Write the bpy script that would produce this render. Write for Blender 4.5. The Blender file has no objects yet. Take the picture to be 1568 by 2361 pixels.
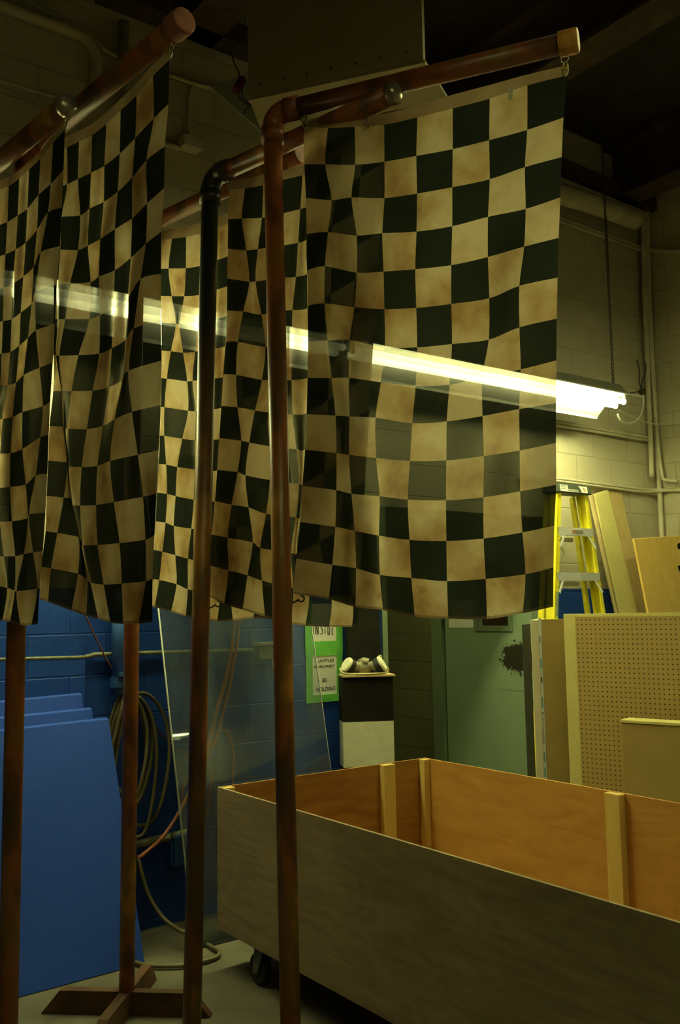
import bpy, bmesh, math, random
from mathutils import Vector, Matrix
random.seed(7)
S = bpy.context.scene
COL = S.collection

# ------------------------------------------------------------------ camera
cam_d = bpy.data.cameras.new('camera'); cam = bpy.data.objects.new('camera', cam_d); COL.objects.link(cam)
cam_d.sensor_fit = 'HORIZONTAL'; cam_d.sensor_width = 36.0; cam_d.lens = 2138.0/1568.0*36.0
cam_d.clip_start = .05; cam_d.clip_end = 60
R0 = Vector((0.80544366, -0.05013307, -0.5905482)); R1 = Vector((-0.59247049, -0.0941111, -0.80007614)); R2 = Vector((-0.01546687, 0.99429864, -0.10550353))
cam.matrix_world = Matrix(((R0.x, R0.y, R0.z, 0), (R1.x, R1.y, R1.z, 0), (R2.x, R2.y, R2.z, 1.56), (0, 0, 0, 1)))
S.camera = cam

# ------------------------------------------------------------------ world, exposure, light constants
w = bpy.data.worlds.new('World'); S.world = w; w.use_nodes = True
w.node_tree.nodes['Background'].inputs[0].default_value = (.5, .5, .3, 1)
w.node_tree.nodes['Background'].inputs[1].default_value = 0.0
S.view_settings.view_transform = 'Standard'; S.view_settings.look = 'None'
S.view_settings.gamma = 1.0; S.view_settings.use_curve_mapping = False
S.view_settings.exposure = 0.14
TUBE = (.98, 1.0, .44, 1); TUBE_ROW = 38.0; TUBE_UNSEEN = 28.0; FILL_RECESS = 17.0; FILL_BEHIND = 21.0  # the recess and behind-camera strengths drive added fill fixtures

# ------------------------------------------------------------------ materials
MATS = {}
def base_mat(name):
    m = bpy.data.materials.new(name); m.use_nodes = True; nt = m.node_tree
    b = nt.nodes['Principled BSDF']; MATS[name] = m
    return m, nt, b
def N(nt, t, **kw):
    n = nt.nodes.new(t)
    for k, v in kw.items():
        if k.startswith('i_'): n.inputs[k[2:].replace('_', ' ')].default_value = v
        else: setattr(n, k, v)
    return n
def L(nt, a, b): nt.links.new(a, b)
def ramp(nt, stops):
    r = nt.nodes.new('ShaderNodeValToRGB'); e = r.color_ramp.elements
    while len(e) < len(stops): e.new(.5)
    for el, (p, c) in zip(e, stops): el.position = p; el.color = (*c, 1)
    return r
def math_(nt, op, a, b=None, c=None):
    n = nt.nodes.new('ShaderNodeMath'); n.operation = op
    for i, v in enumerate((a, b, c)):
        if v is None: continue
        if isinstance(v, (int, float)): n.inputs[i].default_value = v
        else: nt.links.new(v, n.inputs[i])
    return n.outputs[0]
def mixc(nt, f, a, b):
    n = nt.nodes.new('ShaderNodeMix'); n.data_type = 'RGBA'
    if isinstance(f, (int, float)): n.inputs[0].default_value = f
    else: nt.links.new(f, n.inputs[0])
    for i, v in ((6, a), (7, b)):
        if isinstance(v, tuple): n.inputs[i].default_value = (*v, 1) if len(v) == 3 else v
        else: nt.links.new(v, n.inputs[i])
    return n.outputs[2]
def plain(name, col, rough=.6, metal=0., var=.12, scale=9., spec=.4, bump=0.):
    m, nt, b = base_mat(name)
    tc = N(nt, 'ShaderNodeTexCoord'); no = N(nt, 'ShaderNodeTexNoise', i_Scale=scale, i_Detail=5.)
    L(nt, tc.outputs['Object'], no.inputs['Vector'])
    r = ramp(nt, [(.3, tuple(c*(1-var) for c in col)), (.7, tuple(min(1, c*(1+var)) for c in col))])
    L(nt, no.outputs['Fac'], r.inputs['Fac']); L(nt, r.outputs['Color'], b.inputs['Base Color'])
    b.inputs['Roughness'].default_value = rough; b.inputs['Metallic'].default_value = metal
    b.inputs['Specular IOR Level'].default_value = spec
    if bump:
        bp = N(nt, 'ShaderNodeBump', i_Strength=bump, i_Distance=.01); n2 = N(nt, 'ShaderNodeTexNoise', i_Scale=scale*12, i_Detail=3.)
        L(nt, tc.outputs['Object'], n2.inputs['Vector']); L(nt, n2.outputs['Fac'], bp.inputs['Height']); L(nt, bp.outputs['Normal'], b.inputs['Normal'])
    return m

def block_wall(name, axis, upper, lower, line_z, course=.2032, z_off=.043, mortar_dark=.86):
    """painted concrete block: running bond in the plane of the wall, two paint colours split at line_z"""
    m, nt, b = base_mat(name)
    tc = N(nt, 'ShaderNodeTexCoord'); sp = N(nt, 'ShaderNodeSeparateXYZ'); L(nt, tc.outputs['Object'], sp.inputs[0])
    cb = N(nt, 'ShaderNodeCombineXYZ'); h = sp.outputs[axis]
    L(nt, h, cb.inputs[0]); L(nt, math_(nt, 'SUBTRACT', sp.outputs[2], z_off), cb.inputs[1])
    br = N(nt, 'ShaderNodeTexBrick'); L(nt, cb.outputs[0], br.inputs['Vector'])
    br.inputs['Scale'].default_value = 1; br.inputs['Brick Width'].default_value = course*2; br.inputs['Row Height'].default_value = course
    br.inputs['Mortar Size'].default_value = .006; br.inputs['Mortar Smooth'].default_value = .6; br.offset = .5
    br.inputs['Color1'].default_value = (1, 1, 1, 1); br.inputs['Color2'].default_value = (.94, .94, .94, 1); br.inputs['Mortar'].default_value = (mortar_dark,)*3 + (1,)
    no = N(nt, 'ShaderNodeTexNoise', i_Scale=2.2, i_Detail=6.); L(nt, tc.outputs['Object'], no.inputs['Vector'])
    dirt = ramp(nt, [(.3, (.82, .8, .76)), (.65, (1, 1, 1))]); L(nt, no.outputs['Fac'], dirt.inputs['Fac'])
    n2 = N(nt, 'ShaderNodeTexNoise', i_Scale=1.1, i_Detail=2.); L(nt, tc.outputs['Object'], n2.inputs['Vector'])
    edge = math_(nt, 'ADD', sp.outputs[2], math_(nt, 'MULTIPLY', math_(nt, 'SUBTRACT', n2.outputs['Fac'], .5), .01))
    isup = math_(nt, 'GREATER_THAN', edge, line_z)
    c = mixc(nt, isup, lower, upper)
    mu = N(nt, 'ShaderNodeMix', data_type='RGBA', blend_type='MULTIPLY'); mu.inputs[0].default_value = 1
    L(nt, c, mu.inputs[6]); L(nt, br.outputs['Color'], mu.inputs[7])
    mu2 = N(nt, 'ShaderNodeMix', data_type='RGBA', blend_type='MULTIPLY'); mu2.inputs[0].default_value = 1
    L(nt, mu.outputs[2], mu2.inputs[6]); L(nt, dirt.outputs['Color'], mu2.inputs[7]); L(nt, mu2.outputs[2], b.inputs['Base Color'])
    n3 = N(nt, 'ShaderNodeTexNoise', i_Scale=70., i_Detail=4.); L(nt, tc.outputs['Object'], n3.inputs['Vector'])
    hh = math_(nt, 'ADD', math_(nt, 'MULTIPLY', br.outputs['Fac'], -1.), math_(nt, 'MULTIPLY', n3.outputs['Fac'], .35))
    bp = N(nt, 'ShaderNodeBump', i_Strength=.6, i_Distance=.006); L(nt, hh, bp.inputs['Height']); L(nt, bp.outputs['Normal'], b.inputs['Normal'])
    b.inputs['Roughness'].default_value = .55; b.inputs['Specular IOR Level'].default_value = .3
    return m
def wood(name, c1, c2, axis=0, scale=3., stretch=10., rough=.6, knots=True, spec=.3):
    m, nt, b = base_mat(name)
    tc = N(nt, 'ShaderNodeTexCoord'); mp = N(nt, 'ShaderNodeMapping'); L(nt, tc.outputs['Object'], mp.inputs[0])
    s = [stretch]*3; s[axis] = 1.; mp.inputs['Scale'].default_value = s
    no = N(nt, 'ShaderNodeTexNoise', i_Scale=scale, i_Detail=8., i_Roughness=.6, i_Distortion=1.2); L(nt, mp.outputs[0], no.inputs['Vector'])
    mp2 = N(nt, 'ShaderNodeMapping'); L(nt, tc.outputs['Object'], mp2.inputs[0]); s2 = [2.2]*3; s2[axis] = .7; mp2.inputs['Scale'].default_value = s2
    n2 = N(nt, 'ShaderNodeTexNoise', i_Scale=1.6, i_Detail=2., i_Distortion=.6); L(nt, mp2.outputs[0], n2.inputs['Vector'])
    rings = math_(nt, 'SINE', math_(nt, 'MULTIPLY', n2.outputs['Fac'], 55.))
    f = math_(nt, 'ADD', math_(nt, 'MULTIPLY', no.outputs['Fac'], .75), math_(nt, 'MULTIPLY', math_(nt, 'ADD', rings, 1.), .045 if knots else .0))
    r = ramp(nt, [(.25, c2), (.62, c1)]); L(nt, f, r.inputs['Fac']); L(nt, r.outputs['Color'], b.inputs['Base Color'])
    b.inputs['Roughness'].default_value = rough; b.inputs['Specular IOR Level'].default_value = spec
    return m
def rust_paint(name='mottled rust pipe paint', dark_above=None):
    m, nt, b = base_mat(name)
    tc = N(nt, 'ShaderNodeTexCoord'); mp = N(nt, 'ShaderNodeMapping'); mp.inputs['Scale'].default_value = (1, 1, .45)
    L(nt, tc.outputs['Object'], mp.inputs[0])
    no = N(nt, 'ShaderNodeTexNoise', i_Scale=6.5, i_Detail=3., i_Roughness=.55); L(nt, mp.outputs[0], no.inputs['Vector'])
    r = ramp(nt, [(.28, (.05, .045, .015)), (.42, (.16, .055, .016)), (.5, (.34, .10, .024)), (.6, (.22, .11, .022)), (.72, (.60, .27, .035))])
    L(nt, no.outputs['Fac'], r.inputs['Fac']); col = r.outputs['Color']
    if dark_above:
        sz = N(nt, 'ShaderNodeSeparateXYZ'); L(nt, tc.outputs['Object'], sz.inputs[0]); mr = N(nt, 'ShaderNodeMapRange'); mr.inputs['From Min'].default_value = dark_above-.35; mr.inputs['From Max'].default_value = dark_above+.15
        L(nt, math_(nt, 'ADD', sz.outputs[2], math_(nt, 'MULTIPLY', no.outputs['Fac'], .3)), mr.inputs['Value']); col = mixc(nt, mr.outputs[0], mixc(nt, .35, col, (.05, .04, .018)), (.022, .028, .022))
    L(nt, col, b.inputs['Base Color'])
    n2 = N(nt, 'ShaderNodeTexNoise', i_Scale=40., i_Detail=4.); L(nt, tc.outputs['Object'], n2.inputs['Vector'])
    rr = N(nt, 'ShaderNodeMapRange'); rr.inputs['To Min'].default_value = .3; rr.inputs['To Max'].default_value = .5; L(nt, n2.outputs['Fac'], rr.inputs['Value']); L(nt, rr.outputs[0], b.inputs['Roughness'])
    b.inputs['Specular IOR Level'].default_value = .55
    return m
def cloth(name, header=False):
    m, nt, b = base_mat(name); nt.nodes.remove(b); out = nt.nodes['Material Output']
    tc = N(nt, 'ShaderNodeTexCoord'); sp = N(nt, 'ShaderNodeSeparateXYZ'); L(nt, tc.outputs['UV'], sp.inputs[0])
    oi = N(nt, 'ShaderNodeObjectInfo')
    no = N(nt, 'ShaderNodeTexNoise', i_Scale=5., i_Detail=4., i_Roughness=.55); L(nt, tc.outputs['Object'], no.inputs['Vector'])
    n2 = N(nt, 'ShaderNodeTexNoise', i_Scale=60., i_Detail=2.); L(nt, tc.outputs['Object'], n2.inputs['Vector'])
    li = ramp(nt, [(.32, (.34, .19, .07)), (.46, (.58, .41, .19)), (.60, (.76, .62, .37))]) if not header else ramp(nt, [(.35, (.27, .18, .09)), (.7, (.46, .34, .19))])
    L(nt, no.outputs['Fac'], li.inputs['Fac'])
    col = li.outputs['Color']
    if not header:
        u = math_(nt, 'FLOOR', sp.outputs[0]); v = math_(nt, 'FLOOR', sp.outputs[1])
        par = math_(nt, 'MODULO', math_(nt, 'ADD', math_(nt, 'ADD', u, v), 100.), 2.)
        dk = math_(nt, 'GREATER_THAN', par, .5)
        dc = ramp(nt, [(.3, (.018, .022, .014)), (.7, (.026, .034, .024))]); L(nt, no.outputs['Fac'], dc.inputs['Fac'])
        col = mixc(nt, dk, li.outputs['Color'], dc.outputs['Color'])
        # dirty splashes near the hem
        n4 = N(nt, 'ShaderNodeTexNoise', i_Scale=16., i_Detail=6., i_Roughness=.7); L(nt, tc.outputs['Object'], n4.inputs['Vector'])
        near = N(nt, 'ShaderNodeMapRange'); near.inputs['From Min'].default_value = 10.5; near.inputs['From Max'].default_value = 13.; L(nt, sp.outputs[1], near.inputs['Value'])
        sp4 = ramp(nt, [(.56, (0, 0, 0)), (.68, (1, 1, 1))]); L(nt, n4.outputs['Fac'], sp4.inputs['Fac'])
        col = mixc(nt, math_(nt, 'MULTIPLY', math_(nt, 'MULTIPLY', sp4.outputs['Color'], near.outputs[0]), .45), col, (.10, .05, .02))
        hem = math_(nt, 'GREATER_THAN', sp.outputs[1], 12.9)
        col = mixc(nt, math_(nt, 'MULTIPLY', hem, .55), col, (.13, .08, .04))
    bp = N(nt, 'ShaderNodeBump', i_Strength=.25, i_Distance=.004)
    wv = N(nt, 'ShaderNodeTexNoise', i_Scale=14., i_Detail=3., i_Distortion=1.5); mp = N(nt, 'ShaderNodeMapping'); mp.inputs['Scale'].default_value = (1, 1, 1.0)
    L(nt, tc.outputs['Object'], mp.inputs[0]); L(nt, mp.outputs[0], wv.inputs['Vector']); 
    crease = math_(nt, 'POWER', math_(nt, 'ABSOLUTE', math_(nt, 'SUBTRACT', math_(nt, 'FRACT', math_(nt, 'ADD', math_(nt, 'MULTIPLY', sp.outputs[1], .4), .15)), .5)), .5)
    L(nt, math_(nt, 'ADD', math_(nt, 'MULTIPLY', wv.outputs['Fac'], 1.), math_(nt, 'MULTIPLY', crease, .8)), bp.inputs['Height'])
    di = N(nt, 'ShaderNodeBsdfDiffuse'); tr = N(nt, 'ShaderNodeBsdfTranslucent'); tp = N(nt, 'ShaderNodeBsdfTransparent')
    for s in (di, tr): L(nt, col, s.inputs[0]); L(nt, bp.outputs['Normal'], s.inputs['Normal'])
    mx = N(nt, 'ShaderNodeMixShader'); mx.inputs[0].default_value = .42; L(nt, di.outputs[0], mx.inputs[1]); L(nt, tr.outputs[0], mx.inputs[2])
    tp.inputs[0].default_value = (1, 1, .92, 1)
    mx2 = N(nt, 'ShaderNodeMixShader'); 
    # the weave lets less straight light through the more obliquely it is crossed
    ge = N(nt, 'ShaderNodeNewGeometry'); dp = N(nt, 'ShaderNodeVectorMath', operation='DOT_PRODUCT'); L(nt, ge.outputs['Incoming'], dp.inputs[0]); L(nt, ge.outputs['Normal'], dp.inputs[1])
    L(nt, math_(nt, 'MULTIPLY', math_(nt, 'POWER', math_(nt, 'ABSOLUTE', dp.outputs['Value']), 2.4), .055), mx2.inputs[0]); L(nt, mx.outputs[0], mx2.inputs[1]); L(nt, tp.outputs[0], mx2.inputs[2])
    L(nt, mx2.outputs[0], out.inputs['Surface'])
    return m
def label_mat():
    m, nt, b = base_mat('woven white label'); nt.nodes.remove(b); out = nt.nodes['Material Output']
    di = N(nt, 'ShaderNodeBsdfDiffuse'); tr = N(nt, 'ShaderNodeBsdfTranslucent'); mx = N(nt, 'ShaderNodeMixShader')
    for s in (di, tr): s.inputs[0].default_value = (.9, .9, .82, 1)
    L(nt, di.outputs[0], mx.inputs[1]); L(nt, tr.outputs[0], mx.inputs[2]); L(nt, mx.outputs[0], out.inputs['Surface'])
    return m
def emit(name, strength):
    m, nt, b = base_mat(name)
    b.inputs['Base Color'].default_value = (.8, .8, .75, 1); b.inputs['Emission Color'].default_value = TUBE; b.inputs['Emission Strength'].default_value = strength
    return m

M_BACK = block_wall('blue and cream block paint', 0, (.62, .57, .40), (.014, .075, .42), 1.69)
M_CREAM_Y = block_wall('cream block paint', 1, (.58, .53, .36), (.014, .075, .42), 1.69)
M_GREEN = block_wall('olive block paint', 1, (.20, .21, .10), (.20, .21, .10), 9, course=.2345, z_off=-.05, mortar_dark=.72)
M_PLAINWALL = plain('dull cream wall paint', (.30, .27, .18), .8)
M_FLOOR = plain('dusty concrete', (.115, .105, .07), .75, var=.3, scale=3., bump=.3)
M_CEIL = plain('sooty roof deck', (.035, .028, .018), .9, var=.3)
M_BEAM = plain('dark brown roof beam', (.07, .045, .025), .8, var=.3)
M_RUST = rust_paint()
M_CAPMET = plain('dull silver cap paint', (.42, .36, .26), .28, metal=.6, var=.45, scale=18.)
M_CAPTAN = plain('tan cap paint', (.68, .34, .07), .45, var=.4, scale=14.)
M_CAPPINK = plain('salmon cap paint', (.42, .16, .09), .5, var=.35, scale=20.)
M_DARKPIPE = rust_paint('rust pipe paint blackened at the top', 2.55)
M_STEEL = plain('zinc hook steel', (.55, .53, .42), .3, metal=1.)
M_BRASS = plain('brass grommet', (.70, .55, .12), .3, metal=.9)
M_CLOTH = cloth('checkered cloth'); M_LABEL = label_mat(); M_HEAD = cloth('stained canvas header', True)
M_WHITE = plain('white enamel', (.75, .75, .66), .5, var=.05)
M_GREYMET = plain('grey painted housing', (.17, .17, .12), .6, var=.1)
M_DUCT = plain('beige duct metal', (.40, .34, .20), .6, var=.08, scale=2., bump=.1)
M_PLATE = plain('grey green plate', (.30, .33, .22), .6, var=.08)
M_TUBE = emit('lit fluorescent tube', TUBE_ROW); M_TUBE2 = emit('lit tube of unseen fixtures', TUBE_UNSEEN); M_TUBE4 = emit('added fill tube behind the camera', FILL_BEHIND); M_TUBE3 = emit('added recess fill tube', FILL_RECESS)
M_OUTPLY = wood('weathered grey plywood', (.38, .29, .15), (.23, .17, .09), axis=1, scale=2.6, stretch=8., rough=.8)
M_INPLY = wood('warm orange plywood', (.56, .31, .075), (.42, .21, .045), axis=1, scale=2.2, stretch=6., rough=.55)
M_INPLYX = wood('dark orange plywood', (.42, .22, .05), (.25, .11, .025), axis=0, scale=2.2, stretch=6., rough=.55)
M_STUD = wood('yellow pine stud', (.72, .56, .20), (.60, .43, .12), axis=2, scale=3., stretch=8., knots=False)
M_PINE = wood('pale pine board', (.66, .52, .25), (.52, .38, .15), axis=2, scale=2., stretch=9., knots=False)
M_MDF = plain('yellow fibreboard', (.60, .53, .20), .8, var=.05)
M_TANBOARD = plain('tan board', (.60, .47, .24), .8, var=.06)
M_PLYY = wood('yellow varnished plywood', (.68, .47, .13), (.56, .36, .08), axis=2, scale=2., stretch=7.)
M_BASEW = plain('brown painted timber', (.09, .042, .015), .7, var=.45, scale=8.)
M_BLUEF = plain('blue foam board', (.014, .070, .46), .75, var=.05, scale=30.)
M_BLACK = plain('matte black paint', (.014, .014, .009), .8, var=.3, spec=.12)
M_OFFW = plain('off white paint', (.80, .82, .60), .7, var=.06, bump=.3, scale=14.)
M_BLACKPL = plain('black rubber', (.02, .02, .018), .6)
M_HOSE = plain('olive rubber hose', (.13, .11, .05), .5, var=.25)
M_ORANGE = plain('orange cord', (.42, .12, .03), .5, var=.2); M_REDHOSE = plain('red air hose', (.36, .11, .05), .5, var=.25)
M_CORD = plain('brown cord', (.13, .05, .03), .5)
M_CONDB = plain('dusty conduit paint', (.26, .27, .16), .6, var=.3, scale=14.); M_BLUEP = plain('blue painted pipe', (.03, .10, .32), .4, var=.3, scale=12., spec=.5)
M_CONDC = plain('cream painted conduit', (.60, .55, .38), .55, var=.12); M_WRAP = plain('cream wrapped duct', (.56, .50, .34), .8, var=.12)
M_WIRE = plain('dark wire', (.04, .035, .02), .6); M_CHAIN = plain('dark chain steel', (.08, .07, .04), .5, metal=.6)
M_YEL = plain('yellow fibreglass', (.78, .68, .02), .4, var=.08, spec=.5); M_ALU = plain('white aluminium step', (.90, .90, .84), .4, var=.05)
M_LADCAP = plain('dark green grey plastic', (.07, .085, .06), .6)
M_DOOR = plain('sage green door paint', (.30, .40, .26), .5, var=.05); M_DOORFR = plain('sage frame paint', (.20, .27, .16), .5, var=.05)
M_PAPER = plain('white paper', (.92, .92, .80), .8, var=.04); M_TAPE = plain('green masking tape', (.18, .62, .10), .6, var=.12, scale=20.)
M_INK = plain('black ink', (.02, .02, .015), .6); M_REDINK = plain('red ink', (.55, .06, .04), .6); M_PINKINK = plain('faded red print', (.55, .30, .20), .6); M_GREYINK = plain('grey print', (.35, .35, .28), .7)
M_BROWNB = plain('brown hardboard', (.38, .27, .085), .8, var=.06); M_FOAMW = plain('cream foam edge', (.68, .62, .42), .8, var=.05); M_TAPEW = plain('white edge tape', (.70, .72, .64), .5)
M_TEAL = plain('teal print', (.10, .26, .30), .6); M_DKGREY = plain('dark grey panel', (.07, .075, .055), .6)
M_RUBG = plain('grey rubber mask', (.30, .28, .18), .6, var=.2, scale=60.); M_FILT = plain('cream filter disc', (.80, .78, .55), .7, var=.04); M_STRAP = plain('elastic strap', (.50, .44, .22), .8)
M_REDPL = plain('red plug plastic', (.10, .012, .008), .4)
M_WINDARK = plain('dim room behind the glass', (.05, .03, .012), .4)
def glass_mat():
    m, nt, b = base_mat('scuffed acrylic'); nt.nodes.remove(b); out = nt.nodes['Material Output']
    tc = N(nt, 'ShaderNodeTexCoord'); mp = N(nt, 'ShaderNodeMapping'); mp.inputs['Scale'].default_value = (3, 3, .6); L(nt, tc.outputs['Object'], mp.inputs[0])
    no = N(nt, 'ShaderNodeTexNoise', i_Scale=2.5, i_Detail=7., i_Roughness=.65); L(nt, mp.outputs[0], no.inputs['Vector'])
    r = ramp(nt, [(.3, (.03, .03, .03)), (.5, (.085, .085, .085)), (.78, (.22, .22, .22))]); L(nt, no.outputs['Fac'], r.inputs['Fac'])
    di = N(nt, 'ShaderNodeBsdfDiffuse'); di.inputs[0].default_value = (.42, .55, .60, 1)
    tp = N(nt, 'ShaderNodeBsdfTransparent'); tp.inputs[0].default_value = (.93, .96, .93, 1)
    gl = N(nt, 'ShaderNodeBsdfGlossy'); gl.inputs['Roughness'].default_value = .02; gl.inputs[0].default_value = (1, 1, 1, 1)
    m1 = N(nt, 'ShaderNodeMixShader'); L(nt, r.outputs['Color'], m1.inputs[0]); L(nt, tp.outputs[0], m1.inputs[1]); L(nt, di.outputs[0], m1.inputs[2])
    fr = N(nt, 'ShaderNodeFresnel'); fr.inputs[0].default_value = 1.49
    m2 = N(nt, 'ShaderNodeMixShader'); L(nt, fr.outputs[0], m2.inputs[0]); L(nt, m1.outputs[0], m2.inputs[1]); L(nt, gl.outputs[0], m2.inputs[2]); L(nt, m2.outputs[0], out.inputs['Surface'])
    return m
M_ACR = glass_mat(); M_ACREDGE = plain('bright acrylic edge', (.75, .78, .62), .3)
def peg_mat():
    m, nt, b = base_mat('perforated hardboard')
    tc = N(nt, 'ShaderNodeTexCoord'); sp = N(nt, 'ShaderNodeSeparateXYZ'); L(nt, tc.outputs['UV'], sp.inputs[0])
    fx = math_(nt, 'SUBTRACT', math_(nt, 'FRACT', math_(nt, 'DIVIDE', sp.outputs[0], .0254)), .5)
    fy = math_(nt, 'SUBTRACT', math_(nt, 'FRACT', math_(nt, 'DIVIDE', sp.outputs[1], .0254)), .5)
    d = math_(nt, 'SQRT', math_(nt, 'ADD', math_(nt, 'MULTIPLY', fx, fx), math_(nt, 'MULTIPLY', fy, fy)))
    c = mixc(nt, math_(nt, 'LESS_THAN', d, .155), (.40, .275, .085), (.05, .03, .01)); L(nt, c, b.inputs['Base Color']); b.inputs['Roughness'].default_value = .6
    return m
M_PEG = peg_mat()

# ------------------------------------------------------------------ mesh helpers
def finish(name, bm, mat, parent=None, smooth=False, kind=None):
    bmesh.ops.recalc_face_normals(bm, faces=bm.faces)
    me = bpy.data.meshes.new(name); bm.to_mesh(me); bm.free()
    if smooth: me.polygons.foreach_set('use_smooth', [True]*len(me.polygons)); me.update()
    me.materials.append(mat)
    o = bpy.data.objects.new(name, me); COL.objects.link(o)
    if parent: o.parent = parent; o.matrix_parent_inverse = Matrix.Translation(-parent.location) if parent.type == 'EMPTY' else Matrix.Identity(4)
    if kind: o['kind'] = kind
    return o
def tag(o, label, cat, group=None):
    o['label'] = label; o['category'] = cat
    if group: o['group'] = group
    return o
def thing(name, label, cat, loc, group=None):
    o = bpy.data.objects.new(name, None); COL.objects.link(o); o.location = loc; o.empty_display_size = .1
    return tag(o, label, cat, group)
def V(*a): return Vector(a if len(a) > 1 else a[0])
def add_hex(bm, c):   # 8 corners: bottom 4, top 4
    vs = [bm.verts.new(p) for p in c]
    for f in ((0, 1, 2, 3), (4, 5, 6, 7), (0, 1, 5, 4), (1, 2, 6, 5), (2, 3, 7, 6), (3, 0, 4, 7)):
        bm.faces.new([vs[i] for i in f])
    return vs
def add_box(bm, a, b):
    x0, y0, z0 = a; x1, y1, z1 = b
    add_hex(bm, [(x0, y0, z0), (x1, y0, z0), (x1, y1, z0), (x0, y1, z0), (x0, y0, z1), (x1, y0, z1), (x1, y1, z1), (x0, y1, z1)])
def box(name, a, b, mat, parent=None, bevel=0., kind=None):
    bm = bmesh.new(); add_box(bm, a, b)
    if bevel: bmesh.ops.bevel(bm, geom=bm.edges[:], offset=bevel, segments=2, affect='EDGES', profile=.7)
    return finish(name, bm, mat, parent, kind=kind)
def add_slab(bm, q, t, back):   # quad corners + thickness along 'back'
    b = [V(p) + V(back).normalized()*t for p in q]
    add_hex(bm, [tuple(p) for p in q] + [tuple(p) for p in b])
def slab(name, q, t, back, mat, parent=None, bevel=0.):
    bm = bmesh.new(); add_slab(bm, q, t, back)
    if bevel: bmesh.ops.bevel(bm, geom=bm.edges[:], offset=bevel, segments=1, affect='EDGES')
    return finish(name, bm, mat, parent)
def smooth_path(pts, n=6):
    pts = [V(p) for p in pts]
    if len(pts) < 3: return pts
    out = []
    for i in range(len(pts)-1):
        p0 = pts[max(i-1, 0)]; p1 = pts[i]; p2 = pts[i+1]; p3 = pts[min(i+2, len(pts)-1)]
        for k in range(n):
            t = k/n; out.append(.5*((2*p1) + (p2-p0)*t + (2*p0-5*p1+4*p2-p3)*t*t + (3*p1-p0-3*p2+p3)*t**3))
    out.append(pts[-1]); return out
def add_tube(bm, pts, r, seg=10, caps=True, radii=None):
    pts = [V(p) for p in pts]; rings = []; prev = None
    for i, p in enumerate(pts):
        t = (pts[min(i+1, len(pts)-1)] - pts[max(i-1, 0)]).normalized()
        if prev is None:
            a = V(0, 0, 1) if abs(t.z) < .9 else V(1, 0, 0); n = t.cross(a).normalized()
        else: n = (prev - t*prev.dot(t)).normalized()
        prev = n; bb = t.cross(n); rr = radii[i] if radii else r
        rings.append([bm.verts.new(p + (n*math.cos(2*math.pi*k/seg) + bb*math.sin(2*math.pi*k/seg))*rr) for k in range(seg)])
    for a, b in zip(rings, rings[1:]):
        for k in range(seg): bm.faces.new((a[k], a[(k+1) % seg], b[(k+1) % seg], b[k]))
    if caps: bm.faces.new(rings[0][::-1]); bm.faces.new(rings[-1])
def tube(name, pts, r, mat, parent=None, seg=10, smooth=True, n=6, radii=None):
    bm = bmesh.new(); add_tube(bm, smooth_path(pts, n) if n else pts, r, seg, radii=radii); return finish(name, bm, mat, parent, smooth)
def ring(bm, c, ax, R, r, seg=18, sec=7, a0=0., a1=2*math.pi, scale=(1, 1), up=None):
    ax = V(ax).normalized(); u = V(up) if up else ax.cross(V(0, 0, 1) if abs(ax.z) < .9 else V(1, 0, 0)); u = (u - ax*u.dot(ax)).normalized(); v = ax.cross(u)
    full = abs(a1-a0-2*math.pi) < 1e-6
    P = [V(c) + u*R*scale[0]*math.cos(a0+(a1-a0)*k/seg) + v*R*scale[1]*math.sin(a0+(a1-a0)*k/seg) for k in range(seg+1)]
    add_tube(bm, P, r, sec, caps=not full)
def text(name, s, origin, right, up, size, mat, parent, shear=0., depth=.001, align='LEFT', stretch=1.):
    cu = bpy.data.curves.new(name, 'FONT'); cu.body = s; cu.size = size; cu.shear = shear; cu.extrude = depth; cu.align_x = align
    tmp = bpy.data.objects.new('tmp', cu); COL.objects.link(tmp)
    dg = bpy.context.evaluated_depsgraph_get(); me = bpy.data.meshes.new_from_object(tmp.evaluated_get(dg))
    bpy.data.objects.remove(tmp); bpy.data.curves.remove(cu)
    r = V(right).normalized(); u = V(up).normalized(); nn = r.cross(u)
    Mx = Matrix(((r.x, u.x, nn.x, origin[0]), (r.y, u.y, nn.y, origin[1]), (r.z, u.z, nn.z, origin[2]), (0, 0, 0, 1)))
    me.transform(Mx @ Matrix.Diagonal((stretch, 1, 1, 1))); me.name = name; me.materials.clear(); me.materials.append(mat)
    o = bpy.data.objects.new(name, me); COL.objects.link(o)
    if parent: o.parent = parent; o.matrix_parent_inverse = Matrix.Translation(-parent.location) if parent.type == 'EMPTY' else Matrix.Identity(4)
    return o

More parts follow.
